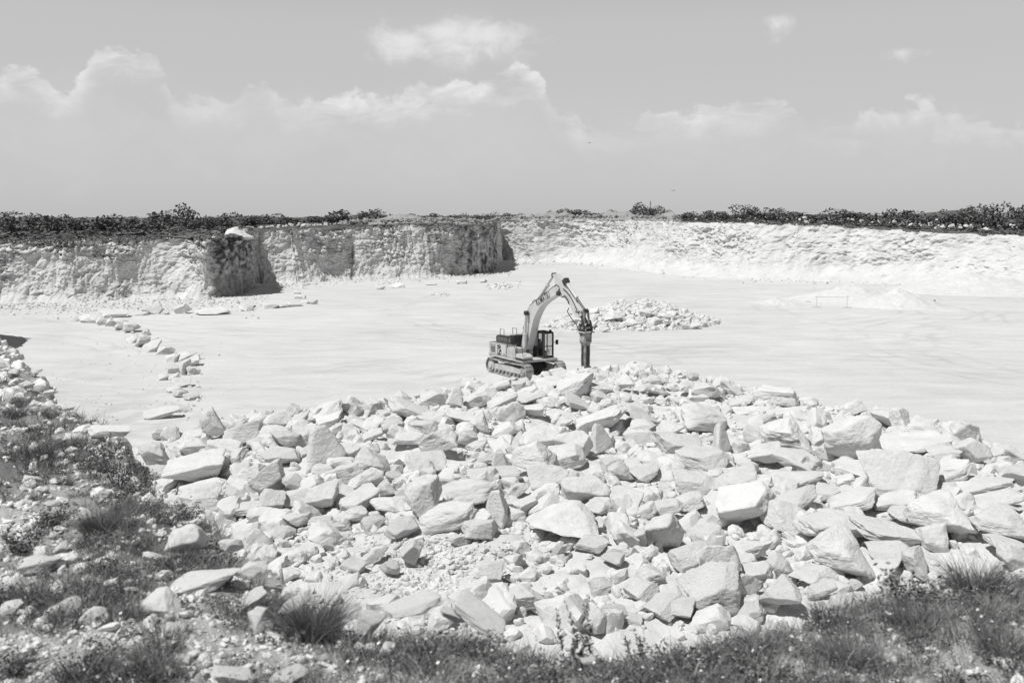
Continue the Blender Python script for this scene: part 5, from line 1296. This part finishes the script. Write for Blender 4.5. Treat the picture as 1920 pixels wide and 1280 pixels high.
def place_plants():
    for i, (u, v, w, ms, nm, lab) in enumerate(PLANTS):
        P, d = bank_point(u, v); px = math.hypot(P[0], P[1]) / F; W = w * px
        o = link(nm, ms[i % len(ms)]); base = .42 if ms is TUFTS_BIG else .36 if ms is TUFTS else .32 if ms is HERBS else .17
        s = W / base; o.location = (P[0], P[1], P[2] - .015); o.scale = (s, s, s * (.95 if ms is not TUFTS else .68)); o.rotation_euler = (0, 0, random.uniform(0, 6.28))
        tag(o, lab, {'grass_tuft': 'grass tuft', 'shrub': 'leafy plant', 'weed': 'weed'}[nm], 'plants on the near bank')  # objects named shrub from this list are loose-leaved herbs, not woody shrubs
    for (u, v, w, h, lab) in ((222, 905, 105, 95, 'dense dark shrub hanging on the left bank edge above the heap'), (275, 955, 70, 50, 'low dark shrub on the bank edge, below the dense dark shrub'), (312, 978, 60, 44, 'small leafy shrub at the bank edge beside the leftmost boulders')):
        P, d = bank_point(u, v); px = math.hypot(P[0], P[1]) / F
        root = bpy.data.objects.new('shrub', None); C.objects.link(root); root.location = P - np.array([0, 0, .05]); tag(root, lab, 'shrub', 'shrubs on the bank edge')
        f = link('foliage', SHRUBS[u % 2], root); f.scale = (w * px * .5, w * px * .5, h * px / 1.35)
        t = link('stem', TRUNKS[u % 3], root); t.scale = (w * px * .4, w * px * .4, h * px * .5)
place_plants()

# --- stones on the bank
STONES = [
 (75,1057,66,33,S,2,'flat white stone lying in grass at the left edge'),(113,1026,24,22,O,0,'small round stone above the flat white stone at the left edge'),(177,1161,40,58,B,-20,'upright white stone leaning in grass at the lower left'),
 (330,1182,50,34,O,0,'smooth dome-shaped white stone in the lower left grass'),(350,1013,84,64,B,-6,'largest white boulder on the bank, beside the lip herbs'),(310,1135,78,58,O,0,'rugged pitted white stone with a dark hollow'),
 (463,1131,74,32,S,28,'thin slab propped up with a dark shadow under it'),(492,1159,46,64,B,12,'upright rounded stone right of the propped slab'),(554,1131,66,36,O,20,'rounded pale stone half hidden by the biggest grass tuft'),
 (474,1066,52,34,O,0,'rounded white stone near the lip above the propped slab'),(434,1020,36,28,O,0,'rounded stone right of the largest white bank boulder'),(386,1090,120,38,S,6,'long low pale rock outcrop in the middle of the bank'),
 (690,1172,50,64,B,-20,'tall leaning white stone right of the biggest grass tuft'),(655,1147,48,28,O,0,'pale stone behind the tall leaning white stone'),(674,1212,16,14,B,0,'tiny square stone below the tall leaning stone'),
 (725,1215,30,36,B,0,'small square white stone standing in dark grass'),(437,1265,78,34,S,0,'broad pale stone at the bottom edge, left of two'),(545,1268,68,30,S,0,'broad pale stone at the bottom edge, right of two'),
 (49,1148,26,22,O,0,'small knobbly stone low at the left edge'),(124,1142,56,24,B,0,'knobbly low pale stone just left of the upright leaning stone'),(22,1140,40,30,B,0,'pale stone cut by the left photo edge'),(40,1190,28,14,S,0,'small flat stone left of the upright white stone'),
 (410,1190,10,9,O,0,'tiny stone right of the dome-shaped stone'),(609,1233,14,20,B,0,'tiny upright stone below the biggest grass tuft'),(773,1140,104,42,S,4,'broad flat slab at the lip of the bank'),(903,1152,112,36,S,-24,'long tilted slab sloping down right at the lip'),
 (847,1152,46,32,B,0,'grey blocky stone between the two lip slabs'),(840,1186,12,11,O,0,'tiny white stone below the grey blocky stone'),(848,1235,17,15,O,0,'small white stone in dark herbs below the lip slabs'),(788,1250,18,15,O,0,'small white stone, upper of the pair at the bottom'),
 (753,1270,22,17,O,0,'small white stone, lower of the pair at the bottom'),(1000,1254,20,28,S,50,'small leaning stone chip in the bottom centre'),(1103,1238,30,14,B,0,'low flat white stone below the tall middle weed'),(1783,1116,26,22,O,0,'small round pale stone in the right corner herbs'),
 (137,845,22,15,W_,0,'pointed stone on the left bank between grass tufts'),(175,860,30,20,S,25,'tilted flat stone on the left bank below the rim'),(112,853,16,10,O,0,'small stone left of the tilted flat stone'),(62,897,28,13,S,0,'low pale stone on the left bank by the round-holed stone'),
 (97,944,26,15,O,0,'rounded stone above the dark leafy herb on the left bank'),(110,958,28,12,S,0,'flat stone below the rounded stone on the left bank'),(205,808,66,24,S,-4,'ledge block jutting from the bank edge over the floor'),(331,946,22,20,W_,0,'small grey wedge stone at the lip by the heap'),
 (128,765,20,13,B,0,'small block on the bank rim above the ledge block'),(94,735,22,12,S,0,'flat stone on the bank rim, high on the left'),(50,722,20,14,B,0,'block on the bank rim at the left edge'),(25,700,24,14,B,0,'topmost block on the bank rim'),
]
def on_bank_l(u, v, lift): return on_bank(u, v, lift)
for (u, v, w, h, kd, roll, lab) in STONES:
    if kd == O and 'round' not in lab and 'dome' not in lab: kd = B
    o = place_px('stone', u, v, w, h, kd, roll, on_bank_l, M_STONE, sink=.12, grow=1.1); tag(o, lab, 'stone', 'stones on the near bank')

def bank_rubble():
    n = 60000; a = rng.uniform(R(-34), R(34), n); r = 3.2 * (34 / 3.2) ** rng.uniform(0, 1, n); X, Y = r * np.sin(a), r * np.cos(a)
    Z, d = bank_height(X, Y); q = np.stack([X, Y, X * 0], 1)
    left = sstep(pixel_u(X, Y), 760, 520)
    dens = (.18 + .82 * left) * np.maximum(sstep(fbm(q / .8, 4, 86), .3, -.3), .45 * left)
    ok = (d > -.35) & (rng.uniform(0, 1, n) < dens); X, Y, Z, r = X[ok], Y[ok], Z[ok], r[ok]
    size = np.clip(r / F * 3.0 * np.exp(rng.normal(0, .75, len(r))), .006, np.minimum(.14, .0085 * r))
    rubble('rubble', np.stack([X, Y, Z + size * .3], 1), size, M_STONE, 'loose pale stones and chips strewn over the near bank', big=.05, flat=.6)
bank_rubble()
def ground_cover():
    n = 15000; a = rng.uniform(R(-36), R(36), n); r = 2.9 * (30 / 2.9) ** rng.uniform(0, 1, n); X, Y = r * np.sin(a), r * np.cos(a)
    Z, d = bank_height(X, Y); q = np.stack([X, Y, X * 0], 1); u = pixel_u(X, Y)
    dens = np.clip(sstep(fbm(q / .8, 4, 86), -.25, .3) + .40 * sstep(u, 620, 850) + .16 * sstep(r, 6, 4.4), 0, 1) * (1 - .30 * sstep(u, 560, 380) * sstep(r, 5, 7)) * sstep(r, 34, 12)
    ok = (d > .05) & (rng.uniform(0, 1, n) < dens); X, Y, Z, r = X[ok], Y[ok], Z[ok], r[ok]
    sets = [('grass', M_GRASS, [blades(60, .07, .11, .0035, 600 + i, .8) for i in range(6)], .36), ('dry_grass', M_DRY, [blades(45, .08, .10, .0032, 620 + i, .9) for i in range(4)], .24), ('ground_cover', M_HERB, [herb(110, .10, .07, .011, 640 + i) for i in range(6)], .40)]
    pick = rng.uniform(0, 1, len(X)); lo = 0
    labs = {'grass': 'thin dark grass growing over the near bank', 'dry_grass': 'dry pale grass among the stones of the near bank', 'ground_cover': 'low leafy plants carpeting the near bank'}
    for nm, m, ms, fr in sets:
        sel = np.where((pick >= lo) & (pick < lo + fr))[0]; lo += fr; Vs, Fs, off = [], [], 0
        for i in sel:
            V, Fc = ms[int(rng.integers(len(ms)))]; s = rng.uniform(.6, 1.35) * (1 + .35 * (r[i] > 9)); t = rng.uniform(0, 6.28); c, s_ = math.cos(t), math.sin(t)
            W = V * s; W = np.stack([W[:, 0] * c - W[:, 1] * s_, W[:, 0] * s_ + W[:, 1] * c, W[:, 2]], 1) + np.array([X[i], Y[i], Z[i] - .01]); Vs.append(W); Fs.append(Fc + off); off += len(V)
        o = link(nm, np_mesh(nm, np.concatenate(Vs), np.concatenate(Fs), m, False)); tag(o, labs[nm], nm.replace('_', ' '), None, 'stuff')
    # tiny white flowers
    n = 2200; a = rng.uniform(R(-34), R(34), n); r = 2.9 * (7 / 2.9) ** rng.uniform(0, 1, n); X, Y = r * np.sin(a), r * np.cos(a); Z, d = bank_height(X, Y)
    ok = (d > .05) & (rng.uniform(0, 1, n) < .25 + .75 * sstep(pixel_u(X, Y), 500, 800)); X, Y, Z = X[ok], Y[ok], Z[ok] + rng.uniform(.03, .10, ok.sum())
    Vs, Fs, off = [], [], 0
    for i in range(len(X)):
        k = 6; s = .0022 + .006 * rng.uniform() ** 2; t = np.arange(k) * 2 * math.pi / k; nrm = rng.normal(0, .3, 2)
        ring = np.stack([s * np.cos(t), s * np.sin(t), s * (.3 + nrm[0] * np.cos(t) + nrm[1] * np.sin(t))], 1); V = np.concatenate([[[0, 0, 0]], ring]) + np.array([X[i], Y[i], Z[i]])
        Vs.append(V); Fs.append(np.array([[0, 1 + j, 1 + (j + 1) % k] for j in range(k)]) + off); off += k + 1
    o = link('wildflowers', np_mesh('wildflowers', np.concatenate(Vs), np.concatenate(Fs), M_FLOWER, True)); tag(o, 'tiny white wildflowers dotted through the near grass', 'flowers', None, 'stuff')
ground_cover()
